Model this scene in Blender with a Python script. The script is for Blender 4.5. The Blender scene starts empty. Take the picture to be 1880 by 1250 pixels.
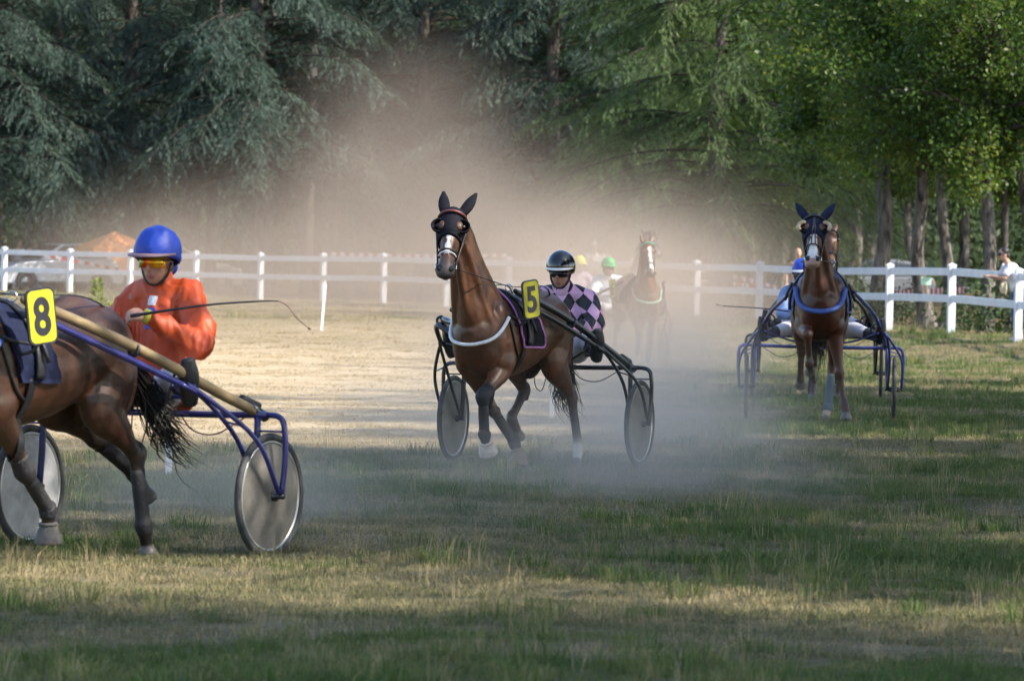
import bpy, math, random
import numpy as np
from mathutils import Vector, Matrix
from mathutils.bvhtree import BVHTree

random.seed(7); RNG = np.random.default_rng(11)
sc = bpy.context.scene
C = sc.collection
R = math.radians

# ------------------------------------------------------------------ camera, sky, sun, exposure
FPX, CAMZ, PITCH, ROLL = 12000.0, 1.65, math.atan(147 / 12000.0), R(1.2)
cam = bpy.data.cameras.new('camera'); cam_o = bpy.data.objects.new('camera', cam); C.objects.link(cam_o)
cam.sensor_width = 36.0; cam.lens = 36.0 * FPX / 1880.0; cam.clip_start = 0.5; cam.clip_end = 2000
CM = Matrix.Translation((0, 0, CAMZ)) @ Matrix.Rotation(R(90) - PITCH, 4, 'X') @ Matrix.Rotation(ROLL, 4, 'Z')
cam_o.matrix_world = CM
cam.dof.use_dof = True; cam.dof.focus_distance = 50.5; cam.dof.aperture_fstop = cam.lens / 25.0
sc.camera = cam_o

SUN_EL, SUN_AZ = 42.0, -20.0            # azimuth: degrees behind the subject from due right (+X towards +Y)
sd = Vector((math.cos(R(SUN_AZ)) * math.cos(R(SUN_EL)), math.sin(R(SUN_AZ)) * math.cos(R(SUN_EL)), math.sin(R(SUN_EL))))
w = bpy.data.worlds.new('World'); sc.world = w; w.use_nodes = True
wn = w.node_tree.nodes; wl = w.node_tree.links
sky = wn.new('ShaderNodeTexSky'); sky.sky_type = 'NISHITA'; sky.sun_disc = False
sky.sun_elevation = R(SUN_EL); sky.sun_rotation = R(90 - SUN_AZ)
wl.new(sky.outputs[0], wn['Background'].inputs[0]); wn['Background'].inputs[1].default_value = 0.15
sun = bpy.data.lights.new('sun', 'SUN'); sun.energy = 4.6; sun.angle = R(0.5); sun.color = (1.0, 0.93, 0.82)
sun_o = bpy.data.objects.new('sun', sun); C.objects.link(sun_o)
sun_o.rotation_euler = (-sd).to_track_quat('-Z', 'Y').to_euler(); sun_o.location = sd * 60
vs = sc.view_settings; vs.view_transform = 'Standard'; vs.look = 'None'; vs.gamma = 1.0; vs.use_curve_mapping = False
vs.exposure = 1.2
cy = sc.cycles
cy.use_denoising = True
try: cy.denoiser = 'OPENIMAGEDENOISE'
except Exception: pass
cy.max_bounces = 4; cy.diffuse_bounces = 2; cy.glossy_bounces = 2; cy.transmission_bounces = 2; cy.transparent_max_bounces = 4
cy.volume_bounces = 0; cy.volume_step_rate = 1.3; cy.volume_max_steps = 96
cy.use_adaptive_sampling = True; cy.adaptive_threshold = 0.03; cy.sample_clamp_indirect = 4.0

# ------------------------------------------------------------------ measuring helpers
CM3 = CM.to_3x3()
def P(u, v, d):
    """world point seen at photo pixel (u, v), at depth Y = d"""
    r = CM3 @ Vector(((u - 940) / FPX, -(v - 625) / FPX, -1))
    return Vector((0, 0, CAMZ)) + r * (d / r.y)
def smooth(a, b, x):
    t = np.clip((np.asarray(x, float) - a) / (b - a), 0, 1); return t * t * (3 - 2 * t)
def ground_z(x, y):
    x = np.asarray(x, float); y = np.asarray(y, float)
    z = 0.42 * smooth(108, 130, y + 2.2 * np.maximum(x - 5.5, 0))
    z = z + 0.025 * np.sin(x * 1.1 + 0.4 * y) * np.sin(y * 0.37 + 1) * smooth(20, 26, y)
    z = z + 0.012 * np.sin(x * 3.1 + 1.3) * np.sin(y * 1.7)
    return z + 0.02 * np.maximum(y - 235, 0)
def gz(x, y): return float(ground_z(x, y))
_nd = RNG.normal(size=(24, 3)); _np = RNG.uniform(0, 6.28, 24)
def noise3(p, f):
    """cheap smooth pseudo noise, about -1..1"""
    p = np.asarray(p, float) * f; o = 0
    for i in range(8): o = o + np.sin(p @ _nd[i] + _np[i] + 1.3 * np.sin(p @ _nd[i + 8] * 0.7 + _np[i + 8]))
    return o / 4.0

# ------------------------------------------------------------------ materials
MATS = {}
def nodes_of(name):
    m = bpy.data.materials.new(name); m.use_nodes = True
    return m, m.node_tree.nodes, m.node_tree.links, m.node_tree.nodes['Principled BSDF']
def mat(name, col, rough=0.6, metal=0.0, var=0.15, scale=12.0, bump=0.0, bscale=60.0, coat=0.0, col2=None, detail=4, sheen=0.0, spec=0.5, stretch=None):
    if name in MATS: return MATS[name]
    m, n, l, b = nodes_of(name)
    tc = n.new('ShaderNodeTexCoord'); src = tc.outputs['Object']
    if stretch:
        mp = n.new('ShaderNodeMapping'); mp.inputs['Scale'].default_value = stretch; l.new(src, mp.inputs[0]); src = mp.outputs[0]
    nz = n.new('ShaderNodeTexNoise'); nz.inputs['Scale'].default_value = scale; nz.inputs['Detail'].default_value = detail
    l.new(src, nz.inputs['Vector'])
    rp = n.new('ShaderNodeValToRGB'); rp.color_ramp.elements[0].position = 0.3; rp.color_ramp.elements[1].position = 0.7
    c2 = col2 or tuple(min(1, c * (1 + var)) for c in col)
    c1 = col if col2 else tuple(c * (1 - var) for c in col)
    rp.color_ramp.elements[0].color = (*c1, 1); rp.color_ramp.elements[1].color = (*c2, 1)
    l.new(nz.outputs['Fac'], rp.inputs[0]); l.new(rp.outputs[0], b.inputs['Base Color'])
    b.inputs['Roughness'].default_value = rough; b.inputs['Metallic'].default_value = metal
    b.inputs['Coat Weight'].default_value = coat; b.inputs['Sheen Weight'].default_value = sheen
    b.inputs['Specular IOR Level'].default_value = spec
    if bump > 0:
        nb = n.new('ShaderNodeTexNoise'); nb.inputs['Scale'].default_value = bscale; nb.inputs['Detail'].default_value = 3
        l.new(src, nb.inputs['Vector'])
        bp = n.new('ShaderNodeBump'); bp.inputs['Strength'].default_value = bump; bp.inputs['Distance'].default_value = 0.02
        l.new(nb.outputs['Fac'], bp.inputs['Height']); l.new(bp.outputs[0], b.inputs['Normal'])
    MATS[name] = m; return m
def mat_vcol(name, rough=0.5, var=0.25, scale=9.0, bump=0.15, bscale=35.0, sheen=0.0, coat=0.0, spec=0.5):
    if name in MATS: return MATS[name]
    m, n, l, b = nodes_of(name)
    at = n.new('ShaderNodeAttribute'); at.attribute_name = 'Col'
    tc = n.new('ShaderNodeTexCoord')
    nz = n.new('ShaderNodeTexNoise'); nz.inputs['Scale'].default_value = scale; nz.inputs['Detail'].default_value = 5
    l.new(tc.outputs['Object'], nz.inputs['Vector'])
    mr = n.new('ShaderNodeMapRange'); mr.inputs['From Min'].default_value = 0.3; mr.inputs['From Max'].default_value = 0.7
    mr.inputs['To Min'].default_value = 1 - var; mr.inputs['To Max'].default_value = 1 + var
    l.new(nz.outputs['Fac'], mr.inputs['Value'])
    vm = n.new('ShaderNodeVectorMath'); vm.operation = 'SCALE'
    l.new(at.outputs['Color'], vm.inputs[0]); l.new(mr.outputs[0], vm.inputs['Scale']); l.new(vm.outputs[0], b.inputs['Base Color'])
    b.inputs['Roughness'].default_value = rough; b.inputs['Sheen Weight'].default_value = sheen
    b.inputs['Coat Weight'].default_value = coat; b.inputs['Coat Roughness'].default_value = 0.35; b.inputs['Specular IOR Level'].default_value = spec
    nb = n.new('ShaderNodeTexNoise'); nb.inputs['Scale'].default_value = bscale; nb.inputs['Detail'].default_value = 4
    l.new(tc.outputs['Object'], nb.inputs['Vector'])
    bp = n.new('ShaderNodeBump'); bp.inputs['Strength'].default_value = bump; bp.inputs['Distance'].default_value = 0.02
    l.new(nb.outputs['Fac'], bp.inputs['Height']); l.new(bp.outputs[0], b.inputs['Normal'])
    MATS[name] = m; return m
def leaf_mat(name, cols, trans=0.35, rough=0.5, patch=0.35):
    """foliage: colour by leaf and by clump, light passes through the leaf"""
    m, n, l, b = nodes_of(name)
    ge = n.new('ShaderNodeNewGeometry'); nz = n.new('ShaderNodeTexNoise'); nz.inputs['Scale'].default_value = patch; nz.inputs['Detail'].default_value = 3
    l.new(ge.outputs['Position'], nz.inputs['Vector'])
    ad = n.new('ShaderNodeMath'); ad.operation = 'MULTIPLY_ADD'; ad.inputs[1].default_value = 0.5
    l.new(ge.outputs['Random Per Island'], ad.inputs[0])
    sb = n.new('ShaderNodeMath'); sb.operation = 'MULTIPLY_ADD'; sb.inputs[1].default_value = 1.3; sb.inputs[2].default_value = -0.4
    l.new(nz.outputs['Fac'], sb.inputs[0]); l.new(sb.outputs[0], ad.inputs[2])
    rp = n.new('ShaderNodeValToRGB'); e = rp.color_ramp.elements
    e[0].position = 0.1; e[1].position = 0.95; e[0].color = (*cols[0], 1); e[1].color = (*cols[-1], 1)
    for i, c in enumerate(cols[1:-1]):
        k = e.new(0.1 + 0.85 * (i + 1) / (len(cols) - 1)); k.color = (*c, 1)
    l.new(ad.outputs[0], rp.inputs[0]); l.new(rp.outputs[0], b.inputs['Base Color'])
    b.inputs['Roughness'].default_value = rough; b.inputs['Specular IOR Level'].default_value = 0.3
    tr = n.new('ShaderNodeBsdfTranslucent'); mx = n.new('ShaderNodeMixShader'); mx.inputs[0].default_value = trans
    g = n.new('ShaderNodeVectorMath'); g.operation = 'MULTIPLY'; g.inputs[1].default_value = (1.25, 1.35, 0.7)
    l.new(rp.outputs[0], g.inputs[0]); l.new(g.outputs[0], tr.inputs['Color'])
    l.new(b.outputs[0], mx.inputs[1]); l.new(tr.outputs[0], mx.inputs[2]); l.new(mx.outputs[0], n['Material Output'].inputs['Surface'])
    MATS[name] = m; return m

# ------------------------------------------------------------------ mesh helpers
def tag(o, label=None, cat=None, group=None, kind=None):
    if label: o['label'] = label
    if cat: o['category'] = cat
    if group: o['group'] = group
    if kind: o['kind'] = kind
    return o
def empty(name, loc=(0, 0, 0), rz=0.0):
    o = bpy.data.objects.new(name, None); C.objects.link(o); o.location = loc; o.rotation_euler = (0, 0, rz); o.empty_display_size = 0.2
    return o
def link_mesh(name, me, m, parent=None, shade=True):
    if m is not None and len(me.materials) == 0: me.materials.append(m)
    o = bpy.data.objects.new(name, me); C.objects.link(o)
    if parent is not None: o.parent = parent
    if shade and len(me.polygons): me.polygons.foreach_set('use_smooth', np.ones(len(me.polygons), bool))
    return o
def np_mesh(name, v, quads=None, tris=None):
    """fast mesh from arrays"""
    me = bpy.data.meshes.new(name); v = np.asarray(v, np.float32)
    nq = 0 if quads is None else len(quads); nt = 0 if tris is None else len(tris)
    me.vertices.add(len(v)); me.vertices.foreach_set('co', v.ravel())
    loops = []; starts = []; tot = []
    if nq: loops.append(np.asarray(quads, np.int32).ravel()); starts.append(np.arange(nq) * 4); tot.append(np.full(nq, 4))
    if nt: loops.append(np.asarray(tris, np.int32).ravel()); starts.append(nq * 4 + np.arange(nt) * 3); tot.append(np.full(nt, 3))
    lp = np.concatenate(loops).astype(np.int32); me.loops.add(len(lp)); me.loops.foreach_set('vertex_index', lp)
    st = np.concatenate(starts).astype(np.int32); me.polygons.add(len(st)); me.polygons.foreach_set('loop_start', st)
    me.update(calc_edges=True); me.validate(); return me
def catmull(pts, sub):
    p = np.asarray(pts, float)
    if len(p) < 3: 
        t = np.linspace(0, 1, sub + 1)[:, None]; return p[0] * (1 - t) + p[-1] * t
    q = np.vstack([2 * p[0] - p[1], p, 2 * p[-1] - p[-2]]); out = []
    for i in range(len(p) - 1):
        a, b, c, d = q[i:i + 4]
        for s in range(sub):
            t = s / sub
            out.append(0.5 * (2 * b + (c - a) * t + (2 * a - 5 * b + 4 * c - d) * t * t + (3 * b - a - 3 * c + d) * t ** 3))
    out.append(p[-1]); return np.array(out)
def sweep(pts, rw, rh, side, n, cap=True):
    """rings along a polyline -> verts, faces"""
    pts = np.asarray(pts, float); k = len(pts)
    tan = np.gradient(pts, axis=0); tan /= np.maximum(np.linalg.norm(tan, axis=1)[:, None], 1e-9)
    sref = np.asarray(side, float); prev = None; S = np.zeros_like(pts)
    for i in range(k):
        r = sref if prev is None else prev
        s = r - (r @ tan[i]) * tan[i]
        if np.linalg.norm(s) < 1e-4: s = np.cross(tan[i], (0.3, 0.5, 0.8))
        S[i] = s / np.linalg.norm(s)
        if prev is None or True: prev = S[i]
    N = np.cross(tan, S); a = np.linspace(0, 2 * np.pi, n, endpoint=False)
    rw = np.broadcast_to(rw, (k,)); rh = np.broadcast_to(rh, (k,))
    v = pts[:, None, :] + (np.cos(a)[None, :, None] * rw[:, None, None]) * S[:, None, :] + (np.sin(a)[None, :, None] * rh[:, None, None]) * N[:, None, :]
    v = v.reshape(-1, 3); f = []
    for i in range(k - 1):
        for j in range(n):
            j2 = (j + 1) % n; f.append((i * n + j, i * n + j2, (i + 1) * n + j2, (i + 1) * n + j))
    if cap:
        f.append(tuple(range(n - 1, -1, -1))); f.append(tuple((k - 1) * n + j for j in range(n)))
    return v, f
class MB:
    """collects simple shapes into one mesh part"""
    def __init__(s): s.v = []; s.f = []; s.n = 0
    def add(s, v, f):
        v = [tuple(x) for x in v]; s.v += v; s.f += [tuple(i + s.n for i in q) for q in f]; s.n += len(v); return s
    def tube(s, pts, r, n=8, sub=0, side=(0, 1, 0), rh=None):
        pts = np.asarray(pts, float); r = np.asarray(r, float) if np.ndim(r) else np.full(len(pts), r)
        rh = r if rh is None else (np.asarray(rh, float) if np.ndim(rh) else np.full(len(pts), rh))
        if sub:
            k = catmull(np.column_stack([pts, r, rh]), sub); pts, r, rh = k[:, :3], k[:, 3], k[:, 4]
        return s.add(*sweep(pts, r, rh, side, n))
    def loop(s, pts, r, n=6, sub=4):
        p = np.asarray(pts, float); q = catmull(np.vstack([p, p[:1]]), sub)
        return s.add(*sweep(q, r, r, (0.1, 0.2, 0.9), n, cap=False))
    def torus(s, c, ax, R_, r, n=32, m=8, sq=1.0):
        ax = Vector(ax).normalized(); q = ax.to_track_quat('Z', 'Y').to_matrix(); v = []; f = []
        for i in range(n):
            a = 2 * math.pi * i / n
            for j in range(m):
                b = 2 * math.pi * j / m
                v.append(Vector(c) + q @ Vector(((R_ + r * math.cos(b)) * math.cos(a), (R_ + r * math.cos(b)) * math.sin(a), r * sq * math.sin(b))))
        for i in range(n):
            for j in range(m): f.append((i * m + j, ((i + 1) % n) * m + j, ((i + 1) % n) * m + (j + 1) % m, i * m + (j + 1) % m))
        return s.add(v, f)
    def ell(s, c, r, M=None, n=16, m=10):
        r = (r, r, r) if not np.ndim(r) else r; M = M or Matrix.Identity(3); v = []; f = []
        for i in range(m + 1):
            t = math.pi * i / m
            for j in range(n):
                a = 2 * math.pi * j / n
                v.append(Vector(c) + M @ Vector((r[0] * math.sin(t) * math.cos(a), r[1] * math.sin(t) * math.sin(a), r[2] * math.cos(t))))
        for i in range(m):
            for j in range(n): f.append((i * n + j, (i + 1) * n + j, (i + 1) * n + (j + 1) % n, i * n + (j + 1) % n))
        return s.add(v, f)
    def box(s, c, h, M=None, bev=0.0):
        M = M or Matrix.Identity(3); c = Vector(c)
        if bev <= 0:
            v = [c + M @ Vector((x * h[0], y * h[1], z * h[2])) for x in (-1, 1) for y in (-1, 1) for z in (-1, 1)]
            return s.add(v, [(0, 1, 3, 2), (4, 6, 7, 5), (0, 4, 5, 1), (2, 3, 7, 6), (0, 2, 6, 4), (1, 5, 7, 3)])
        v = []; idx = {}
        for x in (-1, 1):
            for y in (-1, 1):
                for z in (-1, 1):
                    for k in range(3):
                        p = [x * h[0], y * h[1], z * h[2]]
                        for a in range(3):
                            if a != k: p[a] -= (x, y, z)[a] * bev
                        idx[x, y, z, k] = len(v); v.append(c + M @ Vector(p))
        f = []
        for k in range(3):
            for sgn in (-1, 1):
                o = [a for a in range(3) if a != k]; q = []
                for (p, r_) in ((-1, -1), (1, -1), (1, 1), (-1, 1)):
                    t = [0, 0, 0]; t[k] = sgn; t[o[0]] = p; t[o[1]] = r_; q.append(idx[(*t, k)])
                f.append(tuple(q) if (sgn > 0) == (k != 1) else tuple(q[::-1]))
        for k in range(3):
            o = [a for a in range(3) if a != k]
            for p in (-1, 1):
                for r_ in (-1, 1):
                    q = []
                    for (sg, kk) in ((-1, o[0]), (1, o[0]), (1, o[1]), (-1, o[1])):
                        t = [0, 0, 0]; t[k] = sg; t[o[0]] = p; t[o[1]] = r_; q.append(idx[(*t, kk)])
                    f.append(tuple(q))
        for x in (-1, 1):
            for y in (-1, 1):
                for z in (-1, 1): f.append(tuple(idx[x, y, z, k] for k in range(3)))
        return s.add(v, f)
    def build(s, name, m, parent=None, shade=True):
        me = bpy.data.meshes.new(name); me.from_pydata(s.v, [], s.f); me.update()
        return link_mesh(name, me, m, parent, shade)

class Blob:
    """closed shells that are welded into one continuous skin, with a colour per vertex"""
    def __init__(s): s.v = []; s.f = []; s.n = 0; s.sp = []; s.sr = []; s.scol = []
    def _add(s, v, f):
        s.v.append(np.asarray(v, float)); s.f += [tuple(i + s.n for i in q) for q in f]; s.n += len(v)
    def tube(s, pts, rw, rh=None, col=(0.5, 0.5, 0.5), side=(0, 1, 0), n=16, sub=5, quiet=False):
        pts = np.asarray(pts, float); k = len(pts)
        rw = np.broadcast_to(np.asarray(rw, float), (k,)); rh = rw if rh is None else np.broadcast_to(np.asarray(rh, float), (k,))
        col = np.asarray(col, float); col = np.broadcast_to(col, (k, 3))
        q = catmull(np.column_stack([pts, rw, rh, col]), sub)
        v, f = sweep(q[:, :3], np.maximum(q[:, 3], 0.003), np.maximum(q[:, 4], 0.003), side, n); s._add(v, f)
        if not quiet: s.sp.append(q[:, :3]); s.sr.append(0.5 * (q[:, 3] + q[:, 4])); s.scol.append(np.clip(q[:, 5:8], 0, 1))
        return s
    def ell(s, c, r, M=None, col=None):
        b = MB().ell(c, r, M); s._add(b.v, b.f)
        if col is not None:
            s.sp.append(np.array([c], float)); s.sr.append(np.array([np.mean(r)])); s.scol.append(np.array([col], float))
        return s
    def mesh(s, voxel, it=6, disp=None):
        me = bpy.data.meshes.new('tmp'); me.from_pydata(np.vstack(s.v).tolist(), [], s.f); me.update()
        o = bpy.data.objects.new('tmp', me); C.objects.link(o)
        md = o.modifiers.new('r', 'REMESH'); md.mode = 'VOXEL'; md.voxel_size = voxel
        ms = o.modifiers.new('s', 'SMOOTH'); ms.factor = 0.5; ms.iterations = it
        dg = bpy.context.evaluated_depsgraph_get(); dg.update()
        out = bpy.data.meshes.new_from_object(o.evaluated_get(dg)); bpy.data.objects.remove(o); bpy.data.meshes.remove(me)
        n = len(out.vertices); co = np.zeros(n * 3, np.float32); out.vertices.foreach_get('co', co); co = co.reshape(-1, 3)
        if disp:
            nn = np.zeros(n * 3, np.float32); out.vertices.foreach_get('normal', nn)
            for amp, fr in disp:
                if np.ndim(fr): co = co + nn.reshape(-1, 3) * (amp * (0.5 - 2.2 * np.abs(noise3(co * np.array(fr), 1.0))).clip(-1, 0.6))[:, None]   # folds
                else: co = co + nn.reshape(-1, 3) * (amp * noise3(co, fr))[:, None]
            out.vertices.foreach_set('co', co.astype(np.float32).ravel())
        if s.sp:
            sp = np.vstack(s.sp); sr = np.concatenate(s.sr); cl = np.vstack(s.scol); cols = np.ones((n, 4), np.float32)
            for i in range(0, n, 8000):
                d = np.linalg.norm(co[i:i + 8000, None, :] - sp[None], axis=2) - sr[None]
                j = np.argsort(d, axis=1)[:, :2]; d2 = np.take_along_axis(d, j, 1)
                wgt = np.exp(-(d2 - d2[:, :1]) / 0.012); wgt /= wgt.sum(1, keepdims=True)
                cols[i:i + 8000, :3] = (cl[j] * wgt[..., None]).sum(1)
            at = out.attributes.new('Col', 'FLOAT_COLOR', 'POINT'); at.data.foreach_set('color', cols.ravel())
        out.update(); return out
    def build(s, name, m, parent, voxel=0.014, it=6, disp=None):
        me = s.mesh(voxel, it, disp); me.name = name
        return link_mesh(name, me, m, parent)
def bvh_of(o):
    me = o.data; return BVHTree.FromPolygons([v.co.copy() for v in me.vertices], [tuple(p.vertices) for p in me.polygons])
def drape(pts, bvh, off, sub=6):
    out = []
    for p in catmull(pts, sub):
        loc, nor, i, d = bvh.find_nearest(Vector(p))
        out.append(loc + nor * off)
    for _ in range(6): out = [out[0]] + [(out[i - 1] + out[i] * 2 + out[i + 1]) / 4 for i in range(1, len(out) - 1)] + [out[-1]]
    return [tuple(p) for p in out]

# ------------------------------------------------------------------ the ground: one sheet out to the horizon
def track_mask(x, y):
    """1 on the dry bare bend, 0 on the greener turf"""
    x = np.asarray(x, float); y = np.asarray(y, float)
    c = -3.2 - 0.035 * np.maximum(y - 60, 0)                      # line of the bare bend
    m = smooth(52, 66, y) * (1 - 0.75 * smooth(92, 135, y)) * (1 - smooth(150, 185, y)) * (1 - smooth(3.2, 6.6, np.abs(x - c) - 0.02 * (y - 60)))
    m = m * (1 - smooth(-0.6, 2.2, x - 0.012 * (y - 60)))
    return np.clip(m + 0.25 * noise3(np.stack([x, y, x * 0], -1), 0.35) * m, 0, 1)
xs = np.concatenate([[-900, -400, -200, -100, -60], np.linspace(-40, 40, 161), [60, 100, 200, 400, 900]])
ys = np.concatenate([[-300, -100, -40, 0, 10], np.linspace(16, 130, 229), np.linspace(132, 250, 60), [280, 330, 420, 600, 1000, 1500]])
gx, gy = np.meshgrid(xs, ys); V = np.stack([gx, gy, ground_z(gx, gy)], -1).reshape(-1, 3); nx = len(xs)
q = np.arange(len(V)).reshape(len(ys), nx); Q = np.stack([q[:-1, :-1], q[:-1, 1:], q[1:, 1:], q[1:, :-1]], -1).reshape(-1, 4)
me = np_mesh('ground', V, Q); at = me.attributes.new('bare', 'FLOAT', 'POINT'); at.data.foreach_set('value', track_mask(V[:, 0], V[:, 1]).astype(np.float32))
wd = smooth(0, 1, (V[:, 1] - 140 + np.maximum(0, -(V[:, 0] - 8)) * -2.4) / 20.0)
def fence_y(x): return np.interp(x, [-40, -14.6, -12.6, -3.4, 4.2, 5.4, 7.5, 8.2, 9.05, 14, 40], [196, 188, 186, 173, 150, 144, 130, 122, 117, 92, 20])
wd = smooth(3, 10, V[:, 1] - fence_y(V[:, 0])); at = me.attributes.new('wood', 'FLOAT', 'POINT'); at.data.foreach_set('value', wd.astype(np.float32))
def ground_mat():
    m, n, l, b = nodes_of('turf_and_soil'); ge = n.new('ShaderNodeNewGeometry')
    def nz(s, d=5):
        k = n.new('ShaderNodeTexNoise'); k.inputs['Scale'].default_value = s; k.inputs['Detail'].default_value = d; l.new(ge.outputs['Position'], k.inputs['Vector']); return k
    def mix(f, a, b_):
        k = n.new('ShaderNodeMix'); k.data_type = 'RGBA'; l.new(f, k.inputs[0])
        for i, c in ((6, a), (7, b_)):
            if isinstance(c, tuple): k.inputs[i].default_value = (*c, 1)
            else: l.new(c, k.inputs[i])
        return k.outputs[2]
    def ramp(src, p0, p1):
        k = n.new('ShaderNodeMapRange'); k.inputs[1].default_value = p0; k.inputs[2].default_value = p1; l.new(src, k.inputs[0]); return k.outputs[0]
    turf = mix(ramp(nz(0.55).outputs[0], 0.38, 0.66), (0.085, 0.085, 0.042), (0.22, 0.18, 0.11))
    turf = mix(ramp(nz(6.0).outputs[0], 0.35, 0.7), turf, (0.12, 0.10, 0.06))
    dry = mix(ramp(nz(0.8).outputs[0], 0.35, 0.65), (0.48, 0.385, 0.265), (0.38, 0.30, 0.195))
    dry = mix(ramp(nz(9.0).outputs[0], 0.4, 0.75), dry, (0.29, 0.225, 0.13))
    a1 = n.new('ShaderNodeAttribute'); a1.attribute_name = 'bare'; a2 = n.new('ShaderNodeAttribute'); a2.attribute_name = 'wood'
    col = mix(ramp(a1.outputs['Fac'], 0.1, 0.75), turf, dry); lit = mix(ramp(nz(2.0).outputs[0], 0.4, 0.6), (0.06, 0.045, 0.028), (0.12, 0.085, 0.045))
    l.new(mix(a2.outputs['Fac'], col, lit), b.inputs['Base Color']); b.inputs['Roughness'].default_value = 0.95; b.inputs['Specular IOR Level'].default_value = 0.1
    bp = n.new('ShaderNodeBump'); bp.inputs['Strength'].default_value = 0.8; bp.inputs['Distance'].default_value = 0.05; l.new(nz(14.0, 6).outputs[0], bp.inputs['Height']); l.new(bp.outputs[0], b.inputs['Normal'])
    return m
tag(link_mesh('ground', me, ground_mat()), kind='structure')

# ------------------------------------------------------------------ grass: tufts scattered over the turf
def blade_mat(name, stops, tr=0.3):
    m, n, l, b = nodes_of(name); ge = n.new('ShaderNodeNewGeometry'); oi = n.new('ShaderNodeObjectInfo')
    nz = n.new('ShaderNodeTexNoise'); nz.inputs['Scale'].default_value = 0.8; nz.inputs['Detail'].default_value = 3; l.new(ge.outputs['Position'], nz.inputs['Vector'])
    a = n.new('ShaderNodeMath'); a.operation = 'MULTIPLY_ADD'; a.inputs[1].default_value = 0.35; l.new(oi.outputs['Random'], a.inputs[0])
    c = n.new('ShaderNodeMath'); c.operation = 'MULTIPLY_ADD'; c.inputs[1].default_value = 1.1; c.inputs[2].default_value = -0.35; l.new(nz.outputs[0], c.inputs[0])
    d = n.new('ShaderNodeMath'); d.operation = 'MULTIPLY_ADD'; d.inputs[1].default_value = 0.35; l.new(ge.outputs['Random Per Island'], d.inputs[0]); l.new(c.outputs[0], d.inputs[2]); l.new(d.outputs[0], a.inputs[2])
    rp = n.new('ShaderNodeValToRGB'); e = rp.color_ramp.elements; e[0].position = stops[0][0]; e[0].color = (*stops[0][1], 1); e[1].position = stops[-1][0]; e[1].color = (*stops[-1][1], 1)
    for p, cc in stops[1:-1]: k = e.new(p); k.color = (*cc, 1)
    l.new(a.outputs[0], rp.inputs[0]); l.new(rp.outputs[0], b.inputs['Base Color']); b.inputs['Roughness'].default_value = 0.6; b.inputs['Specular IOR Level'].default_value = 0.25
    t = n.new('ShaderNodeBsdfTranslucent'); l.new(rp.outputs[0], t.inputs[0]); mx = n.new('ShaderNodeMixShader'); mx.inputs[0].default_value = tr
    l.new(b.outputs[0], mx.inputs[1]); l.new(t.outputs[0], mx.inputs[2]); l.new(mx.outputs[0], n['Material Output'].inputs['Surface']); return m
G_GREEN = blade_mat('green_blades', [(0.1, (0.045, 0.085, 0.020)), (0.42, (0.085, 0.140, 0.034)), (0.70, (0.16, 0.18, 0.060)), (0.95, (0.34, 0.28, 0.13))])
G_MIX = blade_mat('mixed_blades', [(0.1, (0.075, 0.105, 0.035)), (0.4, (0.16, 0.165, 0.07)), (0.65, (0.30, 0.25, 0.13)), (0.95, (0.46, 0.37, 0.21))])
G_DRY = blade_mat('straw_blades', [(0.1, (0.20, 0.155, 0.075)), (0.5, (0.36, 0.28, 0.15)), (0.95, (0.50, 0.40, 0.24))])
tuft_col = bpy.data.collections.new('tufts')          # kept out of the scene: only the grass object draws from it
def tuft(name, m, n, rad, h0, h1, lean, wd, seed):
    rg = np.random.default_rng(seed); V = []; T = []
    for i in range(n):
        a = rg.uniform(0, 6.28); r = rad * math.sqrt(rg.random()); b = np.array([r * math.cos(a), r * math.sin(a), -0.01]); h = rg.uniform(h0, h1)
        d = np.array([math.cos(a + rg.normal(0, 0.9)), math.sin(a + rg.normal(0, 0.9)), 0]) * rg.uniform(0.1, 1) * lean * h; w_ = wd * rg.uniform(0.6, 1.2)
        s = np.array([math.cos(a * 3.1), math.sin(a * 3.1), 0]) * w_; k = len(V)
        mid = b + d * 0.35 + np.array([0, 0, h * 0.6]); V += [b - s, b + s, mid + s * 0.75, mid - s * 0.75, b + d + np.array([0, 0, h * max(0.35, 1 - 0.35 * lean)])]; T += [(k, k + 1, k + 2), (k, k + 2, k + 3), (k + 3, k + 2, k + 4)]
    me = np_mesh(name, V, None, T); me.materials.append(m); o = bpy.data.objects.new(name, me); tuft_col.objects.link(o)
for i in range(3): tuft('a%d' % i, G_GREEN, 46, 0.095, 0.025, 0.10, 1.0, 0.0022, i)
for i in range(3): tuft('b%d' % i, G_MIX, 50, 0.11, 0.02, 0.08, 1.4, 0.0020, 10 + i)
for i in range(3): tuft('c%d' % i, G_DRY, 44, 0.13, 0.012, 0.055, 1.8, 0.0020, 20 + i)
for i in range(2): tuft('d%d' % i, G_DRY, 9, 0.06, 0.12, 0.25, 0.45, 0.0016, 30 + i)
for i in range(2): tuft('e%d' % i, G_GREEN, 70, 0.11, 0.06, 0.17, 0.6, 0.0026, 40 + i)
pts = []; ids = []; scl = []
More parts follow.
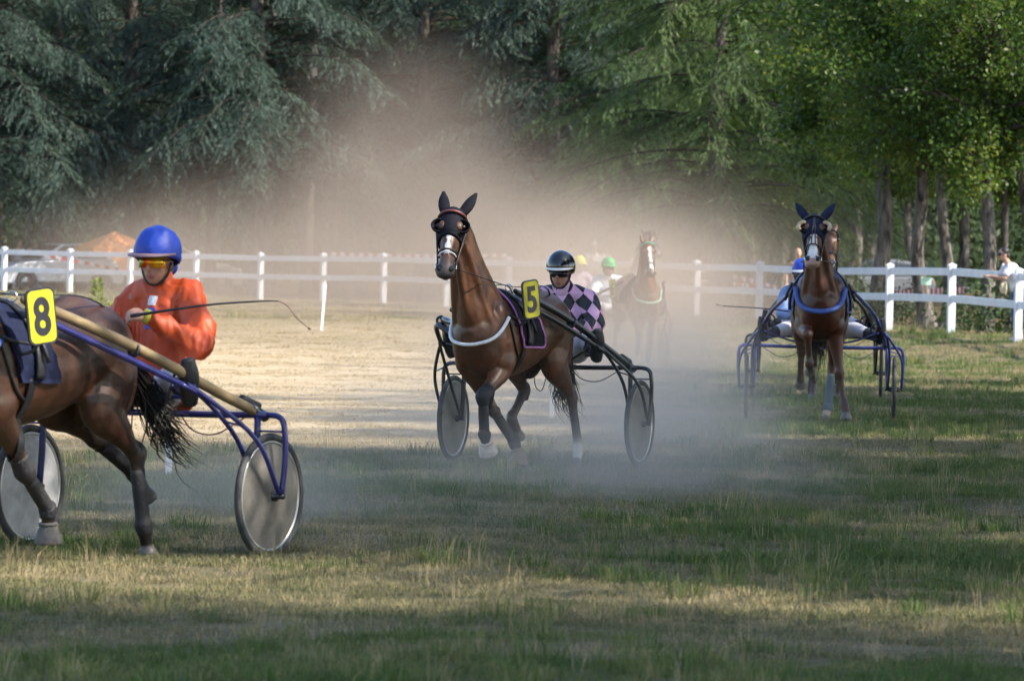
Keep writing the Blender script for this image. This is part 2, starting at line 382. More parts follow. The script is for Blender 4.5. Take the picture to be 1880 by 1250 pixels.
def scatter(y0, y1, dens, sc_):
    wl_ = lambda y: 0.0783 * y + 1.6
    n = int(dens * (y1 - y0) * 2 * wl_(0.5 * (y0 + y1))); y = RNG.uniform(y0, y1, n); x = RNG.uniform(-1, 1, n) * wl_(y)
    p3 = np.stack([x, y, 0 * x], -1); bare = track_mask(x, y); a = noise3(p3, 0.55); b = noise3(p3 + 31, 1.7); east = smooth(-3, 4, x - 0.02 * (y - 30))
    keep = (RNG.random(n) < np.clip(1.0 - 0.72 * bare, 0, 1) * np.clip(0.85 + 0.4 * b, 0.25, 1)) & (y < fence_y(x) + 4)
    g = 0.55 * a + 0.35 * b + 0.55 * east - 0.25 + 0.55 * (1 - smooth(26, 33, y)) + 0.10 - 1.5 * bare + 0.25 * smooth(70, 100, y) * east
    k = np.where(g > 0.45, RNG.integers(0, 3, n), np.where(g > -0.25, RNG.integers(3, 6, n), RNG.integers(6, 9, n)))
    r = RNG.random(n); k = np.where((r < 0.035) & (bare < 0.3), RNG.integers(9, 11, n), k); k = np.where((r > 0.95) & (g > 0.1), RNG.integers(11, 13, n), k)
    s = sc_ * RNG.uniform(0.50, 1.15, n) * np.where(k < 3, np.clip(0.9 + 0.5 * a, 0.6, 1.4), 1)
    for A_, v in ((pts, np.stack([x, y, ground_z(x, y)], -1)[keep]), (ids, k[keep]), (scl, s[keep])): A_.append(v)
scatter(23, 34, 125, 0.95); scatter(34, 48, 90, 1.05); scatter(48, 75, 50, 1.15); scatter(75, 110, 22, 1.35); scatter(110, 150, 13, 1.6); scatter(150, 192, 7, 1.9)
pts = np.vstack(pts); ids = np.concatenate(ids); scl = np.concatenate(scl)
me = bpy.data.meshes.new('grass'); me.vertices.add(len(pts)); me.vertices.foreach_set('co', pts.astype(np.float32).ravel())
for nm, tp, v, fld in (('idx', 'INT', ids.astype(np.int32), 'value'), ('scl', 'FLOAT', scl.astype(np.float32), 'value'), ('rz', 'FLOAT', RNG.uniform(0, 6.28, len(pts)).astype(np.float32), 'value')):
    a_ = me.attributes.new(nm, tp, 'POINT'); a_.data.foreach_set(fld, v)
grass = bpy.data.objects.new('grass', me); C.objects.link(grass); tag(grass, 'short grass, green tufts and dry straw over the track', 'grass', kind='stuff')
ng = bpy.data.node_groups.new('grass', 'GeometryNodeTree'); ng.interface.new_socket('Geometry', in_out='INPUT', socket_type='NodeSocketGeometry'); ng.interface.new_socket('Geometry', in_out='OUTPUT', socket_type='NodeSocketGeometry')
N = ng.nodes; L = ng.links; gi = N.new('NodeGroupInput'); go = N.new('NodeGroupOutput'); ip = N.new('GeometryNodeInstanceOnPoints'); ci = N.new('GeometryNodeCollectionInfo')
ci.inputs['Collection'].default_value = tuft_col; ci.inputs['Separate Children'].default_value = True; ci.inputs['Reset Children'].default_value = True
def named(nm, tp): k = N.new('GeometryNodeInputNamedAttribute'); k.data_type = tp; k.inputs['Name'].default_value = nm; return k.outputs['Attribute']
cx = N.new('ShaderNodeCombineXYZ'); L.new(named('rz', 'FLOAT'), cx.inputs['Z']); ip.inputs['Pick Instance'].default_value = True
L.new(gi.outputs[0], ip.inputs['Points']); L.new(ci.outputs[0], ip.inputs['Instance']); L.new(named('idx', 'INT'), ip.inputs['Instance Index']); L.new(cx.outputs[0], ip.inputs['Rotation']); L.new(named('scl', 'FLOAT'), ip.inputs['Scale']); L.new(ip.outputs[0], go.inputs[0])
md = grass.modifiers.new('grass', 'NODES'); md.node_group = ng

# ------------------------------------------------------------------ white rail fence
M_FENCE = mat('white_plastic_rail', (0.68, 0.70, 0.75), 0.4, var=0.10, scale=2.5, bump=0.03)
FENCE_PX = [-570, -455, -340, -225, -110, 5, 126, 237, 357, 476, 591, 702, 817, 932, 1048, 1162, 1277, 1392, 1511, 1631, 1745, 1868, 1990, 2115, 2245]
def fence_d(u): return 15600.0 / np.interp(u, [-570, -110, 126, 476, 702, 1000, 1277, 1392, 1631, 1745, 1868, 1990, 2245], [76, 81, 83, 87, 91, 97, 105, 109, 121, 127, 133, 140, 156])
fence = empty('rail_fence', (0, 140, 0)); tag(fence, 'white two rail fence curving round the outside of the track', 'fence'); FP = []
for u in FENCE_PX:
    d = float(fence_d(u)); x = (u - 940) / FPX * d; FP.append(Vector((x, d, gz(x, d))))
def loc_f(p): return Vector(p) - Vector((0, 140, 0))
post_dir = [(FP[min(i + 1, len(FP) - 1)] - FP[max(i - 1, 0)]).normalized() for i in range(len(FP))]
def zmat(dv): a = math.atan2(dv.y, dv.x); return Matrix.Rotation(a, 3, 'Z')
for i, p in enumerate(FP):
    hgt = 1.30; M = zmat(post_dir[i]); q_ = loc_f(p)
    po = MB().box(q_ + Vector((0, 0, hgt / 2 - 0.03)), (0.068, 0.068, hgt / 2), M, 0.006).build('post', M_FENCE, fence, False)
    c_ = q_ + Vector((0, 0, hgt - 0.03)); a, b = 0.078, 0.03
    V = [c_ + M @ Vector((x, y, 0)) for x, y in ((-a, -a), (a, -a), (a, a), (-a, a))] + [c_ + M @ Vector((x, y, 0.022)) for x, y in ((-a, -a), (a, -a), (a, a), (-a, a))] + [c_ + Vector((0, 0, 0.062))]
    MB().add(V, [(0, 3, 2, 1), (0, 1, 5, 4), (1, 2, 6, 5), (2, 3, 7, 6), (3, 0, 4, 7), (4, 5, 8), (5, 6, 8), (6, 7, 8), (7, 4, 8)]).build('cap', M_FENCE, po, False)
for i in range(len(FP) - 1):
    dv = (FP[i + 1] - FP[i]); Lh = dv.length / 2 - 0.069; dn = dv.normalized(); M = Matrix((dn, Vector((0, 0, 1)).cross(dn).normalized(), dn.cross(Vector((0, 0, 1)).cross(dn).normalized()))).transposed()
    for z in (1.165, 0.66): MB().box(loc_f((FP[i] + FP[i + 1]) / 2) + Vector((0, 0, z)), (Lh, 0.024, 0.072), M, 0.008).build('rail', M_FENCE, fence, False)

# ------------------------------------------------------------------ trees
def bark_mat(name, c1, c2, sc_=9):
    m, n, l, b = nodes_of(name); tc = n.new('ShaderNodeTexCoord'); mp = n.new('ShaderNodeMapping'); mp.inputs['Scale'].default_value = (1, 1, 0.28); l.new(tc.outputs['Object'], mp.inputs[0])
    vo = n.new('ShaderNodeTexVoronoi'); vo.feature = 'DISTANCE_TO_EDGE'; vo.inputs['Scale'].default_value = sc_ * 1.4; l.new(mp.outputs[0], vo.inputs['Vector'])
    nz = n.new('ShaderNodeTexNoise'); nz.inputs['Scale'].default_value = sc_; nz.inputs['Detail'].default_value = 6; l.new(mp.outputs[0], nz.inputs['Vector'])
    rp = n.new('ShaderNodeValToRGB'); rp.color_ramp.elements[0].position = 0.35; rp.color_ramp.elements[1].position = 0.68; rp.color_ramp.elements[0].color = (*c1, 1); rp.color_ramp.elements[1].color = (*c2, 1)
    l.new(nz.outputs[0], rp.inputs[0]); l.new(rp.outputs[0], b.inputs['Base Color']); b.inputs['Roughness'].default_value = 0.95; b.inputs['Specular IOR Level'].default_value = 0.1
    ad = n.new('ShaderNodeMath'); ad.operation = 'ADD'; l.new(vo.outputs['Distance'], ad.inputs[0]); l.new(nz.outputs[0], ad.inputs[1])
    bp = n.new('ShaderNodeBump'); bp.inputs['Strength'].default_value = 0.9; bp.inputs['Distance'].default_value = 0.06; l.new(ad.outputs[0], bp.inputs['Height']); l.new(bp.outputs[0], b.inputs['Normal']); return m
BARK_OAK = bark_mat('oak_bark', (0.035, 0.031, 0.028), (0.19, 0.17, 0.15)); BARK_CEDAR = bark_mat('cedar_bark', (0.060, 0.050, 0.045), (0.17, 0.145, 0.125), 6)
BARK_TWIG = bark_mat('twig_bark', (0.030, 0.026, 0.022), (0.075, 0.065, 0.055), 12)
LEAF_CEDAR = leaf_mat('blue_cedar_needles', [(0.026, 0.048, 0.036), (0.052, 0.085, 0.066), (0.11, 0.150, 0.120)], 0.2, 0.55)
LEAF_CEDAR_SUN = leaf_mat('sunlit_green_needles', [(0.034, 0.066, 0.026), (0.080, 0.130, 0.044), (0.16, 0.205, 0.072)], 0.3, 0.55)  # green brightened so that these cedars look sunlit
LEAF_OAK = leaf_mat('oak_leaves', [(0.022, 0.048, 0.010), (0.046, 0.090, 0.018), (0.090, 0.140, 0.028), (0.17, 0.175, 0.040)], 0.45, 0.4)
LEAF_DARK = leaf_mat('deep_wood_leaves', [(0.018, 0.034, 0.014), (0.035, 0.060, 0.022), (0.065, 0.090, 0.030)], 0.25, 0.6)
def kites(base, dr, nr, ln, wd, bend=0.0):
    """one pointed leaf (four corners) per row"""
    s = np.cross(dr, nr); s /= np.maximum(np.linalg.norm(s, axis=1)[:, None], 1e-6); ln = ln[:, None]; wd = wd[:, None]
    v = np.stack([base, base + dr * ln * 0.45 + s * wd, base + dr * ln + nr * (bend * ln), base + dr * ln * 0.45 - s * wd], 1).reshape(-1, 3)
    return v, np.arange(len(v)).reshape(-1, 4)
def unit(a): return a / np.maximum(np.linalg.norm(a, axis=-1, keepdims=True), 1e-9)
def cedar(seed, H=15.0, zlow=3.2, Rr=5.2, step=0.42, nb=6):
    rg = np.random.default_rng(seed); wood = MB(); Bp, Dp, Np, Lp, Wp = [], [], [], [], []
    tr = [(0.12 * math.sin(z * 0.5 + seed), 0.12 * math.cos(z * 0.43 + seed), z) for z in np.linspace(-0.2, H, 14)]
    tk = MB().tube(tr, [0.34 * (1 - 0.93 * i / 13) + (0.10 if i == 0 else 0) for i in range(14)], 14, 3)
    z = zlow
    while z < H - 0.3:
        f = (z - zlow) / (H - zlow); Rz = Rr * (1 - f) ** 0.75 * (0.75 + 0.25 * smooth(0, 0.12, f)) + 0.35
        for k in range(nb):
            a = rg.uniform(0, 6.28); L = Rz * rg.uniform(0.65, 1.12); zz = z + rg.uniform(-0.2, 0.2); s = np.linspace(0, 1, 9); out = np.array([math.cos(a), math.sin(a), 0]); sd_ = np.array([-math.sin(a), math.cos(a), 0])
            rise = rg.uniform(0.04, 0.20); droop = rg.uniform(0.24, 0.46) * (1 - 0.5 * f); sway = rg.normal(0, 0.10)
            cv = out[None] * (L * s)[:, None] + sd_[None] * (sway * L * s ** 2)[:, None]; cv[:, 2] = zz + L * (rise * np.sin(s * 2.2) - droop * s ** 2.2)
            wood.tube(cv, 0.038 * (1 - 0.9 * s) * (0.5 + L / 6), 5)
            nt = int(L * 15); st = np.sort(rg.uniform(0.12, 1.0, nt)); bp = np.stack([np.interp(st, s, cv[:, i]) for i in range(3)], 1)
            tg = unit(np.stack([np.interp(st, s, np.gradient(cv[:, i])) for i in range(3)], 1)); sg = rg.choice([-1, 1], nt)
            tl = (0.45 + 0.75 * np.sin(np.clip(st, 0, 1) * 2.6)) * rg.uniform(0.5, 1.15, nt) * (0.55 + L / 9)
            td = unit(tg * rg.uniform(0.5, 1.1, nt)[:, None] + sd_[None] * (sg * rg.uniform(0.5, 1.0, nt))[:, None] + np.array([0, 0, -1.0])[None] * rg.uniform(0.05, 0.45, nt)[:, None])
            nn = 12; u = (np.arange(nn) + 0.4) / nn
            P_ = bp[:, None] + td[:, None] * (tl[:, None] * u[None])[..., None] + np.array([0, 0, -1.0]) * (0.22 * tl[:, None] * u[None] ** 2)[..., None]
            D_ = unit(td[:, None] + rg.normal(0, 0.42, (nt, nn, 3)) * np.array([1, 1, 0.6]) + np.array([0, 0, -0.22])); N_ = unit(rg.normal(0, 0.45, (nt, nn, 3)) + np.array([0, 0, 1.0]))
            Bp.append(P_.reshape(-1, 3)); Dp.append(D_.reshape(-1, 3)); Np.append(N_.reshape(-1, 3)); m_ = nt * nn; Lp.append(rg.uniform(0.10, 0.26, m_)); Wp.append(rg.uniform(0.007, 0.018, m_))
        z += step * rg.uniform(0.8, 1.2)
    v, qd = kites(np.vstack(Bp), np.vstack(Dp), np.vstack(Np), np.concatenate(Lp), np.concatenate(Wp), -0.12)
    return tk, wood, np_mesh('crown', v, qd)
def oak(seed, H=11.0, zlow=2.6, Rr=3.2, r0=0.20, nleaf=46, lean=0.0, fork=True):
    rg = np.random.default_rng(seed); tk = MB(); wood = MB(); tips = []
    top = H * 0.62; zz = np.linspace(-0.2, top, 12); wob = rg.uniform(0, 6, 4)
    ax = np.stack([lean * zz + 0.10 * np.sin(zz * 0.8 + wob[0]) + 0.05 * np.sin(zz * 2.1 + wob[1]), 0.10 * np.sin(zz * 0.7 + wob[2]) + 0.05 * np.sin(zz * 1.9 + wob[3]), zz], 1)
    rad = r0 * (1 - 0.72 * (zz + 0.2) / (top + 0.2)) * (1 + 0.07 * rg.normal(size=12)); rad[0] *= 1.35; v, f = sweep(catmull(np.column_stack([ax, rad]), 4)[:, :3], catmull(np.column_stack([ax, rad]), 4)[:, 3], catmull(np.column_stack([ax, rad]), 4)[:, 3], (0, 1, 0), 16)
    v = v + unit(v - np.column_stack([np.interp(v[:, 2], ax[:, 2], ax[:, 0]), np.interp(v[:, 2], ax[:, 2], ax[:, 1]), v[:, 2]])) * (0.06 * r0 / 0.2 * noise3(v * np.array([1, 1, 0.5]), 5.0) * 0.35)[:, None]
    tk.add(v, f)
    def branch(p, d, L, r, depth):
        n = 6; pts = [np.array(p)]; d = unit(np.array(d, float))
        for i in range(n): d = unit(d + rg.normal(0, 0.17, 3) + np.array([0, 0, 0.05])); pts.append(pts[-1] + d * L / n)
        pts = np.array(pts); wood.tube(pts, r * np.linspace(1, 0.35, n + 1), 6 if depth == 0 else 4)
        if depth < 2:
            for k in range(5 if depth == 0 else 4):
                i = rg.integers(2, n + 1); dd = unit(d * 0.6 + rg.normal(0, 0.75, 3)); branch(pts[i], dd, L * rg.uniform(0.4, 0.62), r * 0.45, depth + 1)
        tips.append(pts[-1]); 
        if depth > 0: tips.append(pts[-3])
    nbr = 13
    for k in range(nbr):
        z = zlow + (top - zlow) * (k + rg.random()) / nbr; p = [np.interp(z, ax[:, 2], ax[:, i]) for i in range(3)]; a = k * 2.4 + rg.uniform(-0.5, 0.5)
        branch(p, (math.cos(a), math.sin(a), rg.uniform(0.15, 0.9)), Rr * rg.uniform(0.55, 1.0) * (0.75 + 0.25 * math.sin((k + 1) / nbr * 3)), 0.065 * r0 / 0.2, 0)
    branch(ax[-1], (0.1, 0, 1), H - top, rad[-1], 0)
    tips = np.array(tips); n = nleaf; c = np.repeat(tips, n, 0); off = rg.normal(0, 1, c.shape) * np.array([0.25, 0.25, 0.18]); dr = unit(unit(off) + rg.normal(0, 0.6, c.shape) + np.array([0, 0, -0.25])); nr = unit(rg.normal(0, 0.8, c.shape) + np.array([0, 0, 0.6]))
    v, qd = kites(c + off, dr, nr, rg.uniform(0.08, 0.17, len(c)), rg.uniform(0.024, 0.050, len(c)), -0.1)
    return tk, wood, np_mesh('crown', v, qd)
def proto(parts, bark):
    tk, wood, cr = parts
    a = bpy.data.meshes.new('trunk'); a.from_pydata(tk.v, [], tk.f); a.polygons.foreach_set('use_smooth', np.ones(len(a.polygons), bool)); a.materials.append(bark)
    b = bpy.data.meshes.new('branches'); b.from_pydata(wood.v, [], wood.f); b.materials.append(BARK_TWIG); return a, b, cr
def plant(pr, name, loc, rz, sc_, leaf, label, group, cat='tree', crown=True):
    o = empty(name, (loc[0], loc[1], gz(loc[0], loc[1])), rz); o.scale = sc_ if np.ndim(sc_) else (sc_, sc_, sc_); tag(o, label, cat, group)
    for nm, me in zip(('trunk', 'branches', 'crown'), pr):
        k = bpy.data.objects.new(nm, me); C.objects.link(k); k.parent = o
        if nm == 'crown':
            if len(me.materials) == 0: me.materials.append(leaf)
            k.material_slots[0].link = 'OBJECT'; k.material_slots[0].material = leaf
    return o
CED = [proto(cedar(3, 15, 3.3, 5.4), BARK_CEDAR), proto(cedar(8, 14, 2.4, 4.8), BARK_CEDAR), proto(cedar(14, 16, 3.9, 5.8), BARK_CEDAR)]
OAK = [proto(oak(5, 11, 3.2, 3.3, 0.20), BARK_OAK), proto(oak(12, 10, 2.8, 2.7, 0.14, lean=0.03), BARK_OAK), proto(oak(21, 12, 3.7, 3.5, 0.23, lean=-0.02), BARK_OAK)]
def at_px(u, d): return ((u - 940) / FPX * d, d)
rt = random.Random(4)
GC = 'blue cedars behind the fence'
for u, d, k, s_, lf, lb in ((-40, 199, 0, 1.0, LEAF_CEDAR, 'pale lit blue cedar at the far left edge above the white car'), (235, 204, 2, 1.05, LEAF_CEDAR, 'dark blue cedar behind the orange jacket driver'), (470, 198, 0, 1.08, LEAF_CEDAR, 'broad blue cedar with long sweeping branches left of the dust column'),
        (770, 200, 2, 1.0, LEAF_CEDAR, 'cedar with the tall bare trunk straight above the hooded horse'), (1010, 197, 1, 1.05, LEAF_CEDAR, 'blue cedar with layered boughs above the black helmet'), (1225, 190, 0, 0.95, LEAF_CEDAR_SUN, 'green cedar with layered boughs between dust and oaks'), (1318, 159, 1, 0.92, LEAF_CEDAR_SUN, 'sunlit green cedar beside the oaks with low drooping boughs')):
    plant(CED[k], 'cedar_tree', at_px(u, d), rt.uniform(0, 6.28), s_, lf, lb, GC)
for u, d, k, nb_ in ((90, 214, 1, 'the white car'), (350, 216, 0, 'the tip of the whip'), (610, 213, 1, 'the left edge of the dust column'), (890, 214, 0, 'the ears of the hooded horse'), (1120, 212, 2, 'the green helmet'), (1290, 206, 2, 'the sunlit green cedar'), (1420, 200, 1, 'the slim pale trunked oak'), (-150, 212, 2, 'the pale lit cedar at the left edge')):
    plant(CED[k], 'cedar_tree', at_px(u, d), rt.uniform(0, 6.28), 1.1, LEAF_CEDAR, 'dark conifer of the second row, standing behind ' + nb_, 'second row of conifers')
GO = 'oaks behind the fence'
for u, d, k, s_, rz, lb in ((1432, 166, 1, 0.8, 1.0, 'slim pale trunked oak standing just left of the white faced horse'), (1484, 172, 1, 0.85, 2.4, 'thin leaning oak right behind the ears of the white faced horse'), (1617, 141, 2, 0.95, 0.3, 'thick rough trunked oak standing right of the white faced horse'),
        (1692, 133, 0, 0.92, 4.1, 'left one of the two close oaks near the sulky wheel'), (1722, 136, 1, 1.15, 5.2, 'right one of the two close oaks near the sulky wheel'), (1805, 130, 0, 0.85, 2.0, 'oak with sunlit bark just left of the leaning spectator'), (1880, 140, 2, 0.9, 1.2, 'oak at the frame edge behind the leaning spectator'), (1560, 178, 0, 1.1, 0.8, 'oak in the shade between the white faced horse and the thick oak')):
    plant(OAK[k], 'oak_tree', at_px(u, d), rz, s_, LEAF_OAK, lb, GO)
LB3 = 'leafy oak deeper in the wood behind the front oaks'
for u, d, k in ((1530, 200, 0), (1660, 186, 1), (1840, 170, 1), (1950, 156, 0), (1600, 208, 2), (1760, 196, 0), (1900, 194, 2)):
    plant(OAK[k], 'oak_tree', at_px(u, d), rt.uniform(0, 6.28), rt.uniform(0.95, 1.2), LEAF_OAK, LB3, 'oaks deeper in the wood')
# wood beyond, read as one mass: clumps of leaves on a belt, with stems
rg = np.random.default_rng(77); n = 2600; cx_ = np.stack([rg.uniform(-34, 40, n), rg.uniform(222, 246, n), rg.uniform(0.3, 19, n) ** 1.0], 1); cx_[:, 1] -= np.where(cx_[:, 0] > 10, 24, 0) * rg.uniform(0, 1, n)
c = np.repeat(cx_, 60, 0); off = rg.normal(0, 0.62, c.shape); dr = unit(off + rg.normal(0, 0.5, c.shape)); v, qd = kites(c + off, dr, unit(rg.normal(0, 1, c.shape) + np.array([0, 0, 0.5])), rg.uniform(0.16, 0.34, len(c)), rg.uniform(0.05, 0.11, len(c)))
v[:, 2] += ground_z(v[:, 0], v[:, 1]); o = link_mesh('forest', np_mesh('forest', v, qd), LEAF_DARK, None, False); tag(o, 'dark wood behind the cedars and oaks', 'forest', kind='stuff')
LB4 = 'bare dark stem in the shade of the wood'
for i in range(26):
    u = -60 + i * 60 + rt.uniform(-22, 22); d = rt.uniform(203, 219)
    if 1380 < u: d -= 30
    x, y = at_px(u, d); o = empty('tree', (x, y, gz(x, y))); tag(o, LB4, 'tree', 'bare stems inside the wood'); r_ = rt.uniform(0.11, 0.22)
    MB().tube([(0, 0, -0.2), (rt.uniform(-.1, .1), 0, 2), (rt.uniform(-.2, .2), 0, 5), (rt.uniform(-.3, .3), 0, 11)], [r_ * 1.2, r_, r_ * 0.85, r_ * 0.5], 10, 3).build('trunk', BARK_CEDAR, o)
    for k in range(3): a = rt.uniform(0, 6.28); z = rt.uniform(3, 7); MB().tube([(0, 0, z), (math.cos(a) * 0.8, math.sin(a) * 0.8, z + 0.3), (math.cos(a) * 1.7, math.sin(a) * 1.7, z + 0.2)], [0.05, 0.035, 0.012], 5, 2).build('branch', BARK_CEDAR, o)
# added dark slope behind the wood, hides the sky in the gaps
V = []; F = []; hx = np.linspace(-260, 260, 40)
for j, (y, z) in enumerate(((252, -1), (262, 9), (285, 17), (340, 26), (600, 30))):
    for x in hx: V.append((x, y + 6 * math.sin(x * 0.05), z + (0 if j == 0 else 1.6 * math.sin(x * 0.09 + j))))
for j in range(4):
    for i in range(39): F.append((j * 40 + i, j * 40 + i + 1, (j + 1) * 40 + i + 1, (j + 1) * 40 + i))
o = MB().add(V, F).build('backdrop_slope', mat('dark_backdrop', (0.018, 0.028, 0.012), 0.95, var=0.6, scale=0.8, bump=0.8, bscale=2.0, spec=0.05)); tag(o, kind='structure')
# undergrowth below the oaks
def bush_mesh(seed, n=900):
    rg = np.random.default_rng(seed); c = rg.normal(0, 1, (n, 3)) * np.array([0.55, 0.45, 0.35]) + np.array([0, 0, 0.5]); c[:, 2] = np.abs(c[:, 2]); dr = unit(rg.normal(0, 1, c.shape) + np.array([0, 0, 0.5]))
    v, qd = kites(c, dr, unit(rg.normal(0, 1, c.shape) + np.array([0, 0, 0.4])), rg.uniform(0.08, 0.18, n), rg.uniform(0.025, 0.05, n)); return np_mesh('leaves', v, qd)
BU = [bush_mesh(i) for i in range(3)]
for me in BU: me.materials.append(LEAF_DARK)
for i, (u, nb_) in enumerate(((1360, 'left of the white faced horse'), (1540, 'just right of the white faced horse'), (1640, 'beside the thick rough oak'), (1770, 'left of the oak with sunlit bark'), (1850, 'beside the leaning spectator'), (1250, 'at the edge of the dust cloud'))):
    d = float(fence_d(u)) + rt.uniform(7, 13); x, y = at_px(u, d); o = empty('shrub', (x, y, gz(x, y)), rt.uniform(0, 6)); tag(o, 'low leafy shrub behind the fence ' + nb_, 'shrub', 'shrubs below the oaks'); s_ = rt.uniform(0.6, 1.15); o.scale = (s_, s_, s_ * rt.uniform(0.6, 1.2))
    k = bpy.data.objects.new('leaves', BU[i % 3]); C.objects.link(k); k.parent = o; MB().tube([(0, 0, -0.05), (0.05, 0, 0.5)], [0.03, 0.012], 5).build('stem', BARK_OAK, o)
# trees beside the track, to the right of the frame: they throw the shade in which the horses run
LB5 = 'tree beside the track whose shade falls on the horses'
for i, (x, y, s_, k) in enumerate(((7.4, 24.6, 1.15, 0), (8.2, 29.8, 1.15, 2), (13.6, 27.5, 1.3, 0), (8.4, 39.6, 1.2, 0), (13.2, 37.8, 1.25, 2), (8.6, 44.8, 1.2, 2), (9.2, 50.2, 1.2, 0), (14.0, 47.5, 1.3, 2), (9.8, 56.2, 1.15, 2), (14.5, 54.0, 1.2, 0), (10.6, 62.5, 1.05, 0), (11.2, 69.0, 1.15, 2), (11.8, 75.5, 1.2, 0), (12.4, 82.0, 1.2, 2), (13.2, 89.0, 1.2, 0), (14.2, 97.0, 1.1, 2), (16.5, 72.0, 1.2, 2), (17.0, 84.0, 1.2, 0))):
    plant(OAK[k], 'oak_tree', (x, y - 5.0), i * 1.7, s_, LEAF_OAK, LB5, 'shade trees beside the track')

# ------------------------------------------------------------------ shared materials for the racers
M_COAT = mat_vcol('horse_coat', rough=0.46, var=0.28, scale=6.0, bump=0.16, bscale=26.0, coat=0.10, spec=0.45)
M_SKIN = mat_vcol('skin', rough=0.55, var=0.08, scale=20, bump=0.06, bscale=90)
M_HAIR = mat('black_horse_hair', (0.012, 0.010, 0.010), 0.45, var=0.4, scale=30)
M_LEATHER = mat('black_leather', (0.014, 0.014, 0.017), 0.45, var=0.3, scale=30, bump=0.15)
M_NAVY = mat('navy_cloth', (0.007, 0.011, 0.036), 0.8, var=0.35, scale=25, bump=0.3, bscale=140, spec=0.2)
M_BLACKCLOTH = mat('black_mesh_cloth', (0.006, 0.006, 0.012), 0.8, var=0.3, scale=40, bump=0.25, bscale=180, spec=0.2)
M_PINKPIPE = mat('pink_piping', (0.42, 0.16, 0.42), 0.6)
M_WHITECORD = mat('white_cord', (0.72, 0.72, 0.74), 0.5, var=0.12, scale=40)
M_BLUEPAD = mat('blue_padding', (0.045, 0.09, 0.30), 0.6, var=0.2, scale=30, bump=0.2)
M_CHROME = mat('bit_steel', (0.75, 0.75, 0.76), 0.22, 1.0, var=0.1)
M_BOOTCLOTH = mat('dark_leg_boot', (0.011, 0.011, 0.014), 0.7, var=0.35, scale=25, bump=0.3)
M_BANDAGE = mat('grey_bandage', (0.10, 0.13, 0.16), 0.85, var=0.2, scale=50, bump=0.3, stretch=(1, 1, 6))
M_BELL = mat('dusty_bell_boot', (0.62, 0.52, 0.46), 0.6, var=0.2, scale=18, bump=0.2)
M_GREYBELL = mat('grey_ribbed_bell_boot', (0.10, 0.092, 0.085), 0.7, var=0.35, scale=18, bump=0.3)
M_FLEECE = mat('beige_fleece', (0.50, 0.40, 0.27), 0.95, var=0.3, scale=70, bump=0.8, bscale=120)
M_YELLOW = mat('plate_yellow', (0.46, 0.43, 0.012), 0.45, var=0.06, scale=6)
M_PLATEBLACK = mat('plate_black', (0.012, 0.012, 0.022), 0.4, var=0.1)
M_TYRE = mat('tyre_rubber', (0.028, 0.030, 0.036), 0.75, var=0.4, scale=14, bump=0.15, col2=(0.07, 0.068, 0.065))
M_RIM = mat('rim_alloy', (0.45, 0.45, 0.45), 0.35, 0.9, var=0.2)
M_BLUETUBE = mat('blue_painted_tube', (0.022, 0.024, 0.14), 0.3, var=0.25, scale=10, coat=0.4)
M_BLUETUBE2 = mat('bright_blue_painted_tube', (0.03, 0.045, 0.22), 0.3, var=0.25, scale=10, coat=0.4)
M_BLACKTUBE = mat('black_painted_tube', (0.012, 0.015, 0.022), 0.28, var=0.3, scale=10, coat=0.4)
M_REDTUBE = mat('dull_red_tube', (0.20, 0.06, 0.05), 0.4, var=0.25, scale=10)
M_TANSHAFT = mat('tan_shaft_sleeve', (0.20, 0.145, 0.075), 0.5, var=0.25, scale=7, stretch=(0.4, 3, 3), bump=0.1)
M_SEAT = mat('seat_vinyl', (0.014, 0.016, 0.03), 0.5, var=0.3, bump=0.1)
def disc_mat(name, col):
    m, n, l, b = nodes_of(name); tc = n.new('ShaderNodeTexCoord')
    nz = n.new('ShaderNodeTexNoise'); nz.inputs['Scale'].default_value = 5; nz.inputs['Detail'].default_value = 9; nz.inputs['Roughness'].default_value = 0.68
    l.new(tc.outputs['Object'], nz.inputs['Vector'])
    rp = n.new('ShaderNodeValToRGB'); e = rp.color_ramp.elements; e[0].position = 0.32; e[1].position = 0.62
    e[0].color = (*[c * 0.50 for c in col], 1); e[1].color = (*col, 1)
    l.new(nz.outputs['Fac'], rp.inputs[0]); l.new(rp.outputs[0], b.inputs['Base Color']); b.inputs['Roughness'].default_value = 0.4
    tr = n.new('ShaderNodeBsdfTranslucent'); l.new(rp.outputs[0], tr.inputs[0]); mx = n.new('ShaderNodeMixShader'); mx.inputs[0].default_value = 0.35
    l.new(b.outputs[0], mx.inputs[1]); l.new(tr.outputs[0], mx.inputs[2]); l.new(mx.outputs[0], n['Material Output'].inputs['Surface'])
    return m
M_DISC = disc_mat('dusty_wheel_disc', (0.30, 0.27, 0.235)); M_DISC_SUN = disc_mat('sunlit_wheel_disc', (0.72, 0.70, 0.69))  # second one: the same disc whitened to look lit by the sun

